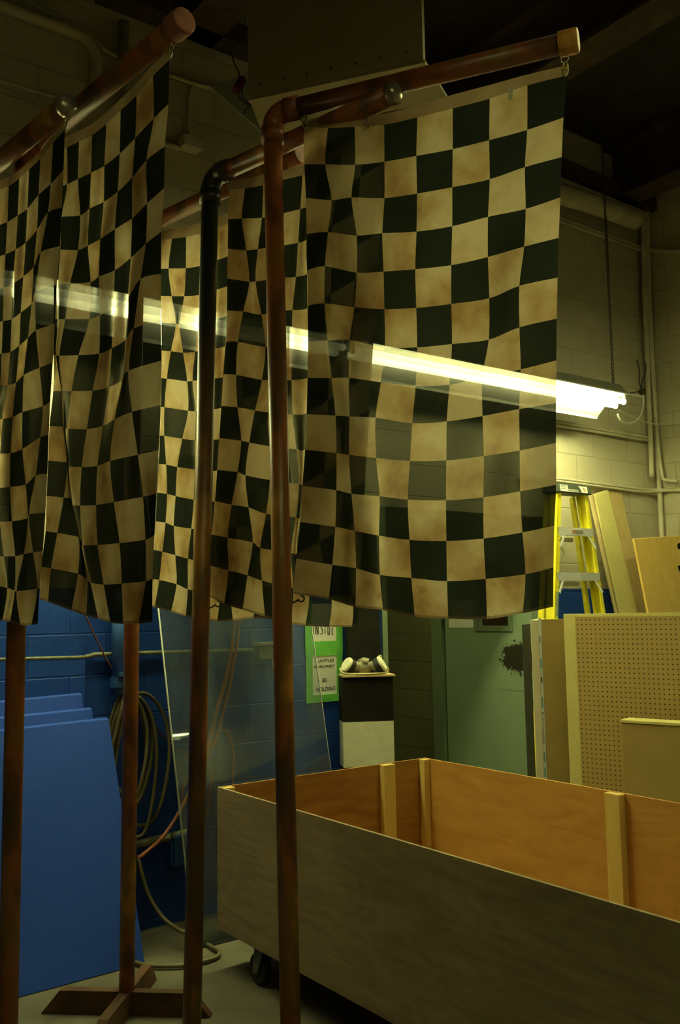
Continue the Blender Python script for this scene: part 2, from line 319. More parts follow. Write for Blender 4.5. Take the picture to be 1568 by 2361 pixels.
# measured world coordinates in metres (X along the back wall, Y towards it, Z up)
FL = {
 'M': [[[1.602,2.335,3.136],[1.64,2.251,3.112],[1.679,2.165,3.092],[1.747,2.105,3.091],[1.799,2.009,3.089],[1.856,1.911,3.096],[1.911,1.812,3.097],[1.965,1.713,3.099],[2.03,1.615,3.102]],[[1.604,2.338,3.11],[1.636,2.249,3.074],[1.68,2.168,3.055],[1.749,2.107,3.056],[1.798,2.008,3.05],[1.852,1.909,3.05],[1.912,1.814,3.056],[1.966,1.715,3.067],[2.026,1.617,3.07]],[[1.607,2.34,2.983],[1.627,2.253,2.953],[1.684,2.174,2.935],[1.749,2.11,2.937],[1.792,2.01,2.926],[1.846,1.908,2.92],[1.91,1.82,2.929],[1.968,1.724,2.936],[2.015,1.629,2.945]],[[1.611,2.34,2.872],[1.632,2.23,2.828],[1.683,2.194,2.836],[1.746,2.11,2.819],[1.787,2.006,2.804],[1.84,1.908,2.8],[1.91,1.823,2.81],[1.967,1.737,2.828],[2.008,1.636,2.828]],[[1.611,2.338,2.752],[1.616,2.229,2.721],[1.701,2.195,2.718],[1.738,2.114,2.706],[1.777,2.001,2.681],[1.837,1.91,2.68],[1.909,1.834,2.699],[1.96,1.734,2.699],[2.008,1.647,2.713]],[[1.607,2.33,2.629],[1.609,2.238,2.613],[1.707,2.205,2.603],[1.736,2.11,2.583],[1.77,2.003,2.564],[1.833,1.915,2.562],[1.909,1.84,2.579],[1.944,1.731,2.582],[2.012,1.662,2.6]],[[1.601,2.32,2.51],[1.614,2.25,2.5],[1.704,2.217,2.495],[1.739,2.113,2.467],[1.773,2.006,2.447],[1.827,1.913,2.443],[1.907,1.838,2.454],[1.928,1.74,2.466],[2.011,1.671,2.486]],[[1.593,2.311,2.392],[1.623,2.249,2.384],[1.696,2.232,2.393],[1.742,2.119,2.35],[1.781,2.016,2.331],[1.825,1.913,2.323],[1.895,1.834,2.328],[1.931,1.748,2.348],[2.001,1.672,2.365]],[[1.588,2.309,2.275],[1.624,2.234,2.263],[1.697,2.243,2.276],[1.738,2.136,2.245],[1.785,2.031,2.218],[1.823,1.926,2.205],[1.871,1.841,2.215],[1.944,1.761,2.231],[1.99,1.67,2.243]],[[1.587,2.315,2.162],[1.625,2.217,2.144],[1.697,2.242,2.154],[1.73,2.155,2.138],[1.781,2.046,2.108],[1.821,1.94,2.099],[1.862,1.836,2.101],[1.955,1.782,2.122],[1.986,1.674,2.122]],[[1.588,2.327,2.053],[1.631,2.223,2.031],[1.681,2.227,2.031],[1.733,2.16,2.016],[1.774,2.052,1.995],[1.821,1.946,1.986],[1.861,1.835,1.986],[1.963,1.793,2.005],[1.985,1.679,2.011]],[[1.586,2.342,1.942],[1.641,2.24,1.921],[1.661,2.191,1.906],[1.743,2.159,1.9],[1.768,2.059,1.881],[1.819,1.95,1.87],[1.861,1.842,1.87],[1.964,1.798,1.888],[1.98,1.68,1.894]],[[1.583,2.35,1.831],[1.645,2.254,1.811],[1.647,2.161,1.792],[1.746,2.17,1.782],[1.771,2.059,1.762],[1.818,1.952,1.753],[1.861,1.846,1.754],[1.965,1.796,1.771],[1.968,1.682,1.781]],[[1.572,2.358,1.719],[1.639,2.264,1.697],[1.642,2.15,1.681],[1.749,2.173,1.664],[1.776,2.06,1.651],[1.816,1.952,1.638],[1.862,1.844,1.641],[1.967,1.792,1.653],[1.959,1.683,1.667]],[[1.563,2.366,1.612],[1.631,2.274,1.594],[1.639,2.152,1.569],[1.754,2.168,1.559],[1.781,2.055,1.538],[1.815,1.95,1.532],[1.861,1.843,1.53],[1.961,1.802,1.544],[1.954,1.685,1.561]]],
 'A': [[[0.971,2.86,3.086],[0.98,2.764,3.07],[0.986,2.675,3.053],[0.993,2.584,3.037],[1,2.489,3.031],[1.026,2.444,3.06],[1.033,2.347,3.062],[1.04,2.253,3.076],[1.047,2.157,3.076]],[[0.972,2.861,3.053],[0.98,2.754,3.032],[0.984,2.66,3.011],[0.988,2.563,2.99],[1.01,2.508,3.008],[1.028,2.445,3.027],[1.033,2.343,3.027],[1.037,2.244,3.037],[1.04,2.147,3.037]],[[0.973,2.858,2.931],[0.978,2.741,2.904],[0.981,2.656,2.888],[0.981,2.549,2.865],[1.021,2.546,2.897],[1.029,2.451,2.897],[1.032,2.348,2.901],[1.034,2.232,2.907],[1.032,2.137,2.903]],[[0.973,2.853,2.832],[0.973,2.772,2.808],[0.983,2.638,2.766],[0.978,2.549,2.753],[1.027,2.563,2.792],[1.027,2.458,2.783],[1.033,2.368,2.792],[1.028,2.263,2.798],[1.026,2.144,2.787]],[[0.968,2.826,2.715],[0.976,2.788,2.706],[0.984,2.655,2.663],[0.981,2.566,2.646],[1.02,2.568,2.676],[1.017,2.451,2.665],[1.041,2.386,2.68],[1.033,2.268,2.678],[1.028,2.152,2.675]],[[0.958,2.789,2.591],[0.981,2.816,2.603],[0.979,2.705,2.57],[0.993,2.572,2.539],[1.006,2.54,2.548],[1.003,2.415,2.528],[1.05,2.414,2.574],[1.039,2.289,2.571],[1.038,2.188,2.571]],[[0.951,2.764,2.471],[0.983,2.816,2.489],[0.974,2.728,2.464],[0.996,2.586,2.431],[0.999,2.512,2.423],[0.993,2.4,2.409],[1.054,2.441,2.464],[1.039,2.321,2.481],[1.05,2.214,2.465]],[[0.954,2.764,2.357],[0.976,2.81,2.37],[0.967,2.754,2.354],[0.987,2.645,2.333],[0.998,2.511,2.308],[0.992,2.404,2.297],[1.052,2.451,2.342],[1.032,2.348,2.346],[1.057,2.228,2.342]],[[0.964,2.796,2.251],[0.976,2.757,2.244],[0.966,2.723,2.236],[0.984,2.692,2.232],[0.999,2.56,2.209],[0.998,2.438,2.194],[1.04,2.442,2.222],[1.022,2.359,2.227],[1.055,2.22,2.229]],[[0.972,2.847,2.15],[0.98,2.748,2.132],[0.964,2.692,2.118],[0.989,2.733,2.124],[1.001,2.606,2.103],[1.002,2.485,2.092],[1.018,2.441,2.105],[1.019,2.325,2.105],[1.044,2.199,2.103]],[[0.976,2.866,2.043],[0.988,2.729,2.02],[0.966,2.663,2.006],[0.993,2.733,2.009],[0.999,2.638,1.994],[1.001,2.521,1.982],[1.003,2.434,1.984],[1.023,2.294,1.983],[1.03,2.18,1.979]],[[0.975,2.871,1.932],[0.983,2.741,1.913],[0.974,2.65,1.899],[0.99,2.681,1.886],[0.999,2.646,1.88],[1.001,2.527,1.87],[1.004,2.407,1.866],[1.03,2.275,1.868],[1.019,2.169,1.864]],[[0.972,2.866,1.82],[0.971,2.757,1.806],[0.987,2.62,1.784],[0.984,2.6,1.769],[1.002,2.629,1.762],[1.007,2.528,1.756],[1.014,2.389,1.752],[1.036,2.271,1.754],[1.014,2.169,1.758]],[[0.967,2.886,1.71],[0.96,2.775,1.7],[0.992,2.637,1.678],[0.982,2.541,1.657],[1.007,2.577,1.651],[1.02,2.512,1.643],[1.023,2.393,1.642],[1.038,2.273,1.644],[1.011,2.172,1.648]],[[0.966,2.894,1.609],[0.956,2.785,1.599],[0.989,2.68,1.572],[0.98,2.537,1.556],[1.012,2.529,1.547],[1.029,2.482,1.536],[1.027,2.391,1.533],[1.034,2.306,1.534],[1.011,2.171,1.538]]],
 'B': [[[0.846,3.269,3.06],[0.856,3.175,3.04],[0.864,3.082,3.02],[0.871,2.992,3.001],[0.877,2.902,2.988],[0.899,2.872,3.011],[0.905,2.786,3.01],[0.912,2.693,3.023],[0.919,2.599,3.023]],[[0.85,3.28,3.031],[0.858,3.18,3.009],[0.864,3.081,2.987],[0.87,2.985,2.965],[0.874,2.889,2.953],[0.903,2.884,2.99],[0.907,2.787,2.986],[0.913,2.688,2.998],[0.916,2.594,2.998]],[[0.853,3.291,2.908],[0.859,3.186,2.885],[0.864,3.084,2.863],[0.867,2.982,2.84],[0.869,2.879,2.825],[0.906,2.902,2.866],[0.908,2.8,2.873],[0.91,2.694,2.868],[0.913,2.591,2.873]],[[0.854,3.303,2.798],[0.857,3.189,2.774],[0.865,3.097,2.757],[0.865,2.987,2.732],[0.864,2.877,2.711],[0.905,2.908,2.754],[0.91,2.814,2.765],[0.905,2.7,2.778],[0.911,2.595,2.756]],[[0.85,3.281,2.674],[0.851,3.166,2.65],[0.869,3.119,2.65],[0.866,3.001,2.624],[0.861,2.886,2.602],[0.896,2.896,2.635],[0.911,2.842,2.654],[0.896,2.732,2.661],[0.911,2.606,2.642]],[[0.843,3.226,2.543],[0.846,3.131,2.527],[0.875,3.13,2.54],[0.87,3.015,2.516],[0.864,2.902,2.491],[0.883,2.873,2.508],[0.911,2.856,2.538],[0.894,2.763,2.545],[0.912,2.63,2.531]],[[0.837,3.202,2.426],[0.847,3.136,2.419],[0.874,3.134,2.429],[0.869,3.018,2.408],[0.868,2.922,2.39],[0.882,2.877,2.402],[0.907,2.872,2.43],[0.898,2.768,2.426],[0.911,2.637,2.415]],[[0.841,3.198,2.319],[0.855,3.156,2.317],[0.868,3.115,2.316],[0.863,3.006,2.298],[0.875,2.968,2.293],[0.888,2.923,2.294],[0.899,2.881,2.311],[0.906,2.753,2.307],[0.907,2.639,2.297]],[[0.838,3.302,2.216],[0.85,3.235,2.211],[0.854,3.139,2.2],[0.851,3.021,2.185],[0.883,3.038,2.197],[0.895,2.972,2.193],[0.897,2.879,2.192],[0.912,2.734,2.185],[0.902,2.639,2.181]],[[0.838,3.368,2.107],[0.845,3.266,2.098],[0.845,3.147,2.086],[0.844,3.027,2.073],[0.888,3.074,2.088],[0.898,2.995,2.079],[0.9,2.882,2.076],[0.91,2.745,2.092],[0.901,2.644,2.081]],[[0.84,3.378,1.992],[0.843,3.261,1.983],[0.844,3.143,1.973],[0.843,3.024,1.963],[0.884,3.061,1.973],[0.9,3,1.97],[0.907,2.865,1.963],[0.902,2.757,1.976],[0.903,2.656,1.969]],[[0.841,3.369,1.876],[0.842,3.243,1.868],[0.847,3.139,1.862],[0.847,3.019,1.854],[0.877,3.021,1.859],[0.903,2.983,1.858],[0.908,2.84,1.855],[0.892,2.779,1.861],[0.907,2.679,1.857]],[[0.846,3.304,1.758],[0.844,3.177,1.753],[0.856,3.107,1.75],[0.858,3.003,1.746],[0.877,2.971,1.745],[0.905,2.948,1.745],[0.897,2.838,1.745],[0.897,2.751,1.745],[0.908,2.698,1.746]],[[0.858,3.183,1.656],[0.851,3.073,1.653],[0.867,3.05,1.653],[0.873,2.992,1.652],[0.879,2.934,1.645],[0.902,2.935,1.637],[0.883,2.855,1.633],[0.908,2.74,1.637],[0.903,2.706,1.637]],[[0.854,3.202,1.549],[0.846,3.088,1.549],[0.865,3.078,1.549],[0.875,3.035,1.549],[0.875,2.961,1.545],[0.897,2.959,1.54],[0.883,2.811,1.531],[0.908,2.788,1.531],[0.9,2.706,1.535]]],
 'D': [[[1.558,2.736,3.067],[1.569,2.651,3.049],[1.585,2.557,3.031],[1.601,2.461,3.01],[1.629,2.382,3.004],[1.67,2.35,3.024],[1.713,2.281,3.053],[1.754,2.213,3.082],[1.795,2.146,3.11]],[[1.561,2.747,3.043],[1.571,2.652,3.015],[1.583,2.553,2.99],[1.597,2.456,2.973],[1.624,2.376,2.966],[1.67,2.351,2.985],[1.712,2.282,3.016],[1.753,2.215,3.047],[1.792,2.15,3.076]],[[1.564,2.757,2.94],[1.569,2.67,2.912],[1.578,2.553,2.875],[1.595,2.451,2.857],[1.616,2.38,2.851],[1.659,2.369,2.871],[1.703,2.297,2.902],[1.746,2.227,2.934],[1.788,2.157,2.964]],[[1.567,2.766,2.835],[1.578,2.657,2.796],[1.569,2.566,2.768],[1.595,2.448,2.747],[1.611,2.387,2.739],[1.652,2.398,2.762],[1.693,2.313,2.79],[1.739,2.238,2.821],[1.784,2.164,2.852]],[[1.571,2.777,2.731],[1.584,2.648,2.683],[1.566,2.577,2.659],[1.597,2.448,2.638],[1.611,2.402,2.63],[1.657,2.405,2.65],[1.691,2.316,2.675],[1.735,2.244,2.708],[1.778,2.173,2.74]],[[1.572,2.782,2.616],[1.574,2.672,2.583],[1.58,2.564,2.544],[1.6,2.452,2.53],[1.61,2.422,2.525],[1.659,2.408,2.537],[1.689,2.319,2.564],[1.732,2.249,2.597],[1.773,2.181,2.629]],[[1.573,2.791,2.506],[1.564,2.693,2.48],[1.592,2.56,2.434],[1.601,2.45,2.417],[1.604,2.42,2.411],[1.662,2.412,2.423],[1.688,2.322,2.449],[1.728,2.255,2.483],[1.768,2.189,2.515]],[[1.571,2.803,2.391],[1.562,2.702,2.366],[1.587,2.575,2.325],[1.59,2.458,2.3],[1.597,2.412,2.291],[1.664,2.418,2.309],[1.685,2.325,2.335],[1.725,2.261,2.368],[1.763,2.198,2.401]],[[1.566,2.812,2.279],[1.566,2.7,2.253],[1.57,2.592,2.223],[1.565,2.501,2.199],[1.596,2.407,2.179],[1.666,2.43,2.195],[1.681,2.332,2.221],[1.72,2.268,2.255],[1.758,2.206,2.289]],[[1.56,2.817,2.165],[1.572,2.687,2.136],[1.553,2.602,2.115],[1.558,2.485,2.085],[1.603,2.397,2.066],[1.667,2.443,2.078],[1.678,2.338,2.105],[1.716,2.275,2.141],[1.753,2.214,2.176]],[[1.555,2.823,2.053],[1.566,2.701,2.03],[1.545,2.614,2.007],[1.554,2.478,1.975],[1.609,2.395,1.956],[1.666,2.458,1.966],[1.673,2.346,1.994],[1.711,2.283,2.029],[1.749,2.222,2.064]],[[1.55,2.831,1.944],[1.555,2.723,1.921],[1.552,2.607,1.9],[1.548,2.492,1.868],[1.608,2.413,1.852],[1.66,2.466,1.857],[1.668,2.355,1.886],[1.706,2.292,1.92],[1.744,2.23,1.953]],[[1.545,2.845,1.829],[1.548,2.738,1.81],[1.562,2.599,1.785],[1.542,2.519,1.762],[1.607,2.44,1.742],[1.644,2.46,1.743],[1.663,2.363,1.775],[1.702,2.299,1.809],[1.74,2.236,1.843]],[[1.541,2.864,1.724],[1.55,2.738,1.7],[1.56,2.629,1.679],[1.548,2.52,1.658],[1.619,2.448,1.632],[1.643,2.396,1.62],[1.682,2.331,1.607],[1.719,2.271,1.604],[1.73,2.252,1.608]],[[1.541,2.869,1.619],[1.547,2.761,1.588],[1.556,2.655,1.567],[1.554,2.513,1.544],[1.623,2.466,1.521],[1.636,2.407,1.514],[1.677,2.338,1.51],[1.717,2.273,1.51],[1.726,2.259,1.513]]],
 'C': [[[1.564,3.298,3.087],[1.572,3.217,3.069],[1.586,3.123,3.05],[1.6,3.027,3.033],[1.642,2.973,3.046],[1.649,2.89,3.038],[1.67,2.783,3.051],[1.688,2.679,3.062],[1.705,2.576,3.072]],[[1.568,3.302,3.051],[1.571,3.217,3.027],[1.583,3.118,3.004],[1.594,3.017,2.985],[1.648,2.986,3.01],[1.652,2.896,3],[1.671,2.787,3.014],[1.687,2.679,3.026],[1.701,2.574,3.035]],[[1.571,3.314,2.935],[1.566,3.234,2.91],[1.578,3.11,2.875],[1.587,3.012,2.855],[1.654,3.003,2.889],[1.654,2.901,2.876],[1.671,2.791,2.891],[1.685,2.682,2.903],[1.695,2.574,2.913]],[[1.574,3.321,2.826],[1.57,3.214,2.793],[1.57,3.107,2.762],[1.584,3.013,2.742],[1.659,3.017,2.778],[1.655,2.907,2.763],[1.67,2.796,2.775],[1.681,2.685,2.785],[1.688,2.573,2.791]],[[1.578,3.323,2.716],[1.575,3.188,2.676],[1.558,3.12,2.655],[1.587,3.025,2.637],[1.663,3.034,2.667],[1.652,2.918,2.65],[1.666,2.804,2.66],[1.676,2.688,2.667],[1.68,2.571,2.67]],[[1.58,3.322,2.602],[1.565,3.209,2.57],[1.567,3.109,2.541],[1.588,3.051,2.534],[1.662,3.042,2.555],[1.646,2.925,2.534],[1.662,2.81,2.543],[1.672,2.694,2.55],[1.677,2.577,2.553]],[[1.583,3.33,2.492],[1.557,3.227,2.464],[1.58,3.1,2.43],[1.579,3.055,2.422],[1.664,3.048,2.441],[1.642,2.936,2.42],[1.658,2.821,2.429],[1.67,2.704,2.435],[1.677,2.586,2.438]],[[1.587,3.342,2.378],[1.555,3.242,2.354],[1.587,3.106,2.319],[1.576,3.024,2.301],[1.667,3.061,2.325],[1.641,2.946,2.307],[1.658,2.831,2.315],[1.671,2.715,2.321],[1.679,2.599,2.325]],[[1.589,3.356,2.264],[1.559,3.251,2.243],[1.577,3.134,2.215],[1.572,3.021,2.19],[1.669,3.069,2.21],[1.64,2.96,2.192],[1.658,2.845,2.2],[1.672,2.729,2.207],[1.681,2.611,2.212]],[[1.59,3.364,2.151],[1.567,3.25,2.131],[1.564,3.149,2.108],[1.572,3.023,2.083],[1.663,3.063,2.09],[1.639,2.975,2.078],[1.658,2.858,2.086],[1.672,2.741,2.093],[1.682,2.622,2.098]],[[1.588,3.374,2.037],[1.572,3.251,2.017],[1.558,3.15,1.997],[1.57,3.026,1.971],[1.649,3.043,1.972],[1.641,2.982,1.964],[1.659,2.866,1.972],[1.673,2.749,1.979],[1.682,2.631,1.985]],[[1.586,3.38,1.923],[1.57,3.26,1.906],[1.556,3.16,1.885],[1.565,3.036,1.865],[1.639,3.032,1.858],[1.644,2.988,1.853],[1.658,2.868,1.86],[1.672,2.755,1.866],[1.679,2.637,1.871]],[[1.582,3.393,1.81],[1.563,3.272,1.795],[1.561,3.157,1.775],[1.559,3.05,1.756],[1.641,3.055,1.742],[1.648,2.99,1.736],[1.655,2.862,1.743],[1.671,2.757,1.751],[1.675,2.64,1.758]],[[1.581,3.396,1.694],[1.556,3.283,1.687],[1.565,3.154,1.667],[1.558,3.049,1.645],[1.648,3.095,1.638],[1.654,2.983,1.632],[1.645,2.889,1.637],[1.67,2.759,1.639],[1.672,2.645,1.645]],[[1.581,3.398,1.588],[1.548,3.305,1.583],[1.559,3.187,1.565],[1.556,3.061,1.548],[1.65,3.117,1.535],[1.652,3,1.528],[1.646,2.876,1.53],[1.668,2.771,1.538],[1.671,2.652,1.534]]]}
K = {
 'CORD': [[1.671,4.4,1.605],[1.713,4.4,1.521],[1.793,4.4,1.36],[1.908,4.4,1.181],[2.025,4.4,1.038],[2.157,4.4,0.895],[2.267,4.4,0.806],[2.342,4.4,0.67]],
 'HOSE_RED': [[2.353,4.42,0.755],[2.268,4.4,0.658],[2.191,4.37,0.564],[2.077,4.33,0.461],[1.961,4.3,0.403],[1.934,4.3,0.392]],
 'HOSE_LOW': [[1.934,4.3,0.392],[1.948,4.28,0.309],[1.973,4.25,0.211],[2.017,4.2,0.125],[2.046,4.1,0.091],[2.04,4,0.099],[2.165,4.101,0.015],[2.164,3.971,0.015],[2.162,3.915,0.015],[2.123,3.865,0.015],[2.037,3.854,0.015],[1.961,3.864,0.015],[1.838,3.956,0.015],[1.796,4.068,0.015]],
 'CORDS': [[[2.554,4.425,1.586],[2.54,4.425,1.492],[2.521,4.425,1.353],[2.486,4.425,1.194],[2.446,4.425,1.082],[2.407,4.425,0.949],[2.376,4.425,0.84],[2.356,4.425,0.776]],[[2.595,4.425,1.586],[2.573,4.425,1.492],[2.553,4.425,1.352],[2.507,4.425,1.169],[2.472,4.425,1.035],[2.446,4.425,0.935],[2.407,4.425,0.855],[2.356,4.425,0.787]],[[2.573,4.425,1.586],[2.562,4.425,1.422],[2.534,4.425,1.283],[2.507,4.425,1.146],[2.464,4.425,1.013],[2.433,4.425,0.913],[2.381,4.425,0.818]],[[2.356,4.425,0.787],[2.386,4.425,0.755],[2.399,4.425,0.682],[2.386,4.425,0.595],[2.376,4.425,0.508]],[[2.42,4.425,0.926],[2.472,4.425,0.935],[2.512,4.425,0.895],[2.53,4.425,0.825],[2.532,4.425,0.734],[2.527,4.425,0.645]]],
 'HANG': [[2.353,4.42,0.777],[2.278,4.42,0.741],[2.241,4.42,0.68],[2.224,4.42,0.595],[2.216,4.42,0.553]],
 'COND_BLUE': [[1.185,4.43,1.361],[1.301,4.43,1.36],[1.673,4.43,1.354],[1.749,4.43,1.359],[1.828,4.43,1.362],[2.666,4.43,1.352]],
 'VPIPE': [[1.846,4.4,1.636],[1.851,4.4,1.21]],
 'LOWPIPE': [[1.892,4.4,0.432],[1.983,4.4,0.432],[2.159,4.4,0.436]],
 'THICK': [[1.137,4.4,4.547],[1.22,4.4,4.546],[1.369,4.4,4.543],[1.546,4.4,4.546],[1.638,4.4,4.538],[1.689,4.4,4.493],[1.711,4.4,4.429],[1.708,4.4,4.344],[1.704,4.4,4.247]],
 'THIN1': [[1.352,4.42,4.634],[1.552,4.42,4.607],[1.68,4.42,4.584],[1.739,4.42,4.534],[1.812,4.42,4.511],[1.91,4.42,4.505]],
 'H1': [[1.175,4.43,4.169],[1.237,4.43,4.17],[1.364,4.43,4.171],[1.511,4.43,4.176]],
 'H2': [[2.138,4.43,4.516],[2.29,4.43,4.517],[2.414,4.43,4.533],[2.613,4.43,4.566]],
 'LOOP': [[2.442,4.43,4.535],[2.358,4.43,4.527],[2.298,4.43,4.507],[2.271,4.43,4.464],[2.261,4.43,4.384],[2.261,4.43,4.256],[2.272,4.43,4.179]],
 'STUB': [[2.106,4.43,4.109],[2.203,4.43,4.108]],
 'JB': [[2.203,4.43,4.168],[2.318,4.43,4.106]],
 'BIGR': [[5.044,4.3,4.581],[5.235,4.3,4.595],[5.686,4.3,4.617],[6.162,4.3,4.619]],
 'RC1': [[5.075,4.32,4.716],[5.28,4.32,4.716],[5.824,4.32,4.712],[6.316,4.32,4.705]],
 'RC2': [[[4.941,4.42,4.488],[5.384,4.42,4.489],[5.83,4.42,4.485],[6.386,4.42,4.484]],[[4.94,4.42,4.465],[5.382,4.42,4.464],[5.828,4.42,4.46],[6.383,4.42,4.458]]],
 'RC3': [[[4.859,4.42,2.909],[5.239,4.42,2.904],[5.823,4.42,2.9],[6.382,4.42,2.897]],[[4.858,4.42,2.887],[5.238,4.42,2.881],[5.821,4.42,2.876],[6.379,4.42,2.872]]],
 'RC4': [[[4.837,4.42,2.483],[5.214,4.42,2.486],[5.792,4.42,2.478],[6.222,4.42,2.473],[6.42,4.36,2.475],[6.42,4.13,2.445]],[[4.836,4.42,2.465],[5.213,4.42,2.467],[5.791,4.42,2.458],[6.22,4.42,2.452],[6.42,4.36,2.465],[6.42,4.13,2.445]]],
 'RV': [[[6.396,4.4,4.817],[6.359,4.4,4],[6.345,4.4,3.279],[6.341,4.4,2.89],[6.332,4.4,2.575]],[[6.42,4.371,4.812],[6.42,4.398,4.011],[6.42,4.4,3.289],[6.42,4.403,2.757],[6.42,4.396,2.476],[6.42,4.395,2.025]]],
 'RV2': [[6.4,4.39,4.74],[6.4,4.404,4.009],[6.4,4.39,3.284],[6.4,4.371,2.786],[6.4,4.354,2.609],[6.4,4.341,2.555],[6.4,4.284,2.537],[6.4,4.219,2.523]],
 'RH': [[6.42,4.371,4.468],[6.42,4.284,4.421],[6.42,3.976,4.322]],
 'CABLE': [[5.529,4.1,2.937],[5.593,4.12,2.899],[5.793,4.2,2.912],[5.972,4.25,2.971],[6.115,4.3,3.074],[6.133,4.3,3.162],[6.121,4.3,3.213]],
 'CAB2': [[[6.122,4.3,3.23],[6.089,4.3,3.294],[6.102,4.3,3.383],[6.07,4.3,3.464]],[[6.122,4.3,3.23],[6.122,4.3,3.299],[6.173,4.3,3.375],[6.186,4.3,3.464]],[[6.094,4.3,3.219],[5.95,4.3,3.184],[5.816,4.3,3.167]],[[5.812,4.3,3.039],[5.99,4.3,3.009],[6.179,4.3,2.978],[6.38,4.301,2.99],[6.38,4.072,2.964]]],
 'BOXC': [6.116,4.3,3.219],
 'TRI': [[2.251,4.15,4.346],[2.457,4.15,4.489],[2.569,4.15,4.3],[2.563,4.15,4.195]],
 'PLUG': [2.379,4.05,4.341],
 'WIRES': [[[2.357,4.05,4.346],[2.362,4.05,4.287],[2.402,4.05,4.256],[2.456,4.05,4.257],[2.497,4.05,4.228]],[[2.384,4.05,4.331],[2.389,4.05,4.284],[2.429,4.05,4.26],[2.47,4.05,4.266]],[[2.451,4.05,4.255],[2.41,4.05,4.229],[2.394,4.05,4.195]],[[2.319,4.05,4.515],[2.337,4.05,4.461],[2.363,4.05,4.421],[2.379,4.05,4.366]]],
 'BD': [[[5.609,4.394,2.39],[5.779,4.404,2.435],[5.776,4.192,1.518],[5.576,4.193,1.521]],[[5.815,4.435,2.441],[5.976,4.434,2.434],[5.958,4.222,1.516],[5.797,4.222,1.518]],[[5.587,4.427,2.406],[5.658,4.424,2.394],[5.625,4.223,1.52],[5.566,4.223,1.521]]],
 'PLY': [[5.7,4.136,2.041],[6.284,4.146,2.081],[5.657,4.016,1.518],[6.247,4.126,1.996],[6.173,4.087,1.829]],
 'ACR': [[2.035,4.303,1.579],[2.085,4.097,0.363],[2.101,4.035,0.002],[2.954,4.261,1.329],[2.975,4.154,0.701]],
 'PAD': [[2.152,4.77,0],[2.128,4.506,0],[1.975,4.334,0],[1.997,4.433,0]]}

# ------------------------------------------------------------------ room shell
YB = 4.45; XR = 6.46; ZT = 4.78
box('floor', (-5, -7, -.1), (8.6, 6.8, 0), M_FLOOR, kind='structure')
box('ceiling', (-5, -7, 5.25), (8.6, 6.8, 5.35), M_CEIL, kind='structure')
bm = bmesh.new()
add_box(bm, (-5, YB, 0), (3.6, YB+.2, 5.25)); add_box(bm, (5.16, YB, 0), (XR+.2, YB+.2, 5.25)); add_box(bm, (3.6, YB, 2.2), (5.16, YB+.2, 5.25))
finish('wall_back', bm, M_BACK, kind='structure')
box('trim_1', (-5, YB-.028, 0), (1.706, YB, 5.25), M_BACK, kind='structure')
box('wall_right', (XR, -7, 0), (XR+.2, YB, 5.25), M_CREAM_Y, kind='structure')
box('wall_left', (-5.2, -7, 0), (-5, YB+.2, 5.25), M_PLAINWALL, kind='structure')
box('wall_front', (-5, -7.2, 0), (XR+.2, -7, 5.25), M_PLAINWALL, kind='structure')
bm = bmesh.new(); add_box(bm, (5.16, YB+.2, 0), (5.36, 4.60, 2.6)); add_box(bm, (5.16, 5.70, 0), (5.36, 6.8, 2.6)); add_box(bm, (5.16, 4.60, 2.16), (5.36, 5.70, 2.6))
finish('wall_recess_right', bm, M_GREEN, kind='structure')
box('wall_recess_back', (3.4, 6.8, 0), (5.36, 7.0, 2.6), M_GREEN, kind='structure')
box('wall_recess_left', (3.4, YB+.2, 0), (3.6, 6.8, 2.6), M_GREEN, kind='structure')
box('ceiling_recess', (3.4, YB+.2, 2.6), (5.36, 7.0, 2.7), M_CEIL, kind='structure')
box('trim_2', (3.585, YB-.012, 0), (3.625, YB+.21, 2.2), M_DOORFR, kind='structure')
bm = bmesh.new()
for i, x in enumerate((-3.9, -2.3, -.7, .9, 2.5, 4.1, 5.7)):
    pass
for i, x in enumerate((-3.6, -1.6, .35, 2.3, 4.25, 6.1)):
    bb = bmesh.new(); add_box(bb, (x-.12, -7, ZT), (x+.12, YB, ZT+.025)); add_box(bb, (x-.012, -7, ZT+.025), (x+.012, YB, 5.22)); add_box(bb, (x-.12, -7, 5.2), (x+.12, YB, 5.25))
    finish('trim_%d' % (i+4), bb, M_BEAM, kind='structure')
bm.free()
box('trim_3', (-5, YB-.14, ZT), (XR, YB, ZT+.12), M_BEAM, kind='structure')
# door in the recess
XD = 5.16
bm = bmesh.new(); add_box(bm, (XD-.03, 5.60, 0), (XD+.08, 5.72, 2.18)); add_box(bm, (XD-.03, 4.56, 0), (XD+.08, 4.62, 2.18)); add_box(bm, (XD-.03, 4.56, 2.12), (XD+.08, 5.72, 2.2))
fr = finish('door_frame', bm, M_DOORFR)
wy0, wy1, wz0, wz1 = 4.885, 5.19, 1.425, 1.90
bm = bmesh.new(); d0, d1 = 4.63, 5.585
add_box(bm, (XD, d0, .01), (XD+.045, wy0, 2.11)); add_box(bm, (XD, wy1, .01), (XD+.045, d1, 2.11)); add_box(bm, (XD, wy0, .01), (XD+.045, wy1, wz0)); add_box(bm, (XD, wy0, wz1), (XD+.045, wy1, 2.11))
door = finish('door_1', bm, M_DOOR, kind='structure'); fr.parent = door
bm = bmesh.new()
for a, b in (((4.845, 1.385), (5.235, 1.42)), ((4.845, 1.905), (5.235, 1.94)), ((4.845, 1.42), (4.88, 1.905)), ((5.2, 1.42), (5.235, 1.905))): add_box(bm, (XD-.014, a[0], a[1]), (XD+.002, b[0], b[1]))
finish('window_frame', bm, M_DOORFR, door)
finish('pane', (lambda b: (add_box(b, (XD+.03, wy0, wz0), (XD+.034, wy1, wz1)), b)[1])(bmesh.new()), M_WINDARK, door)
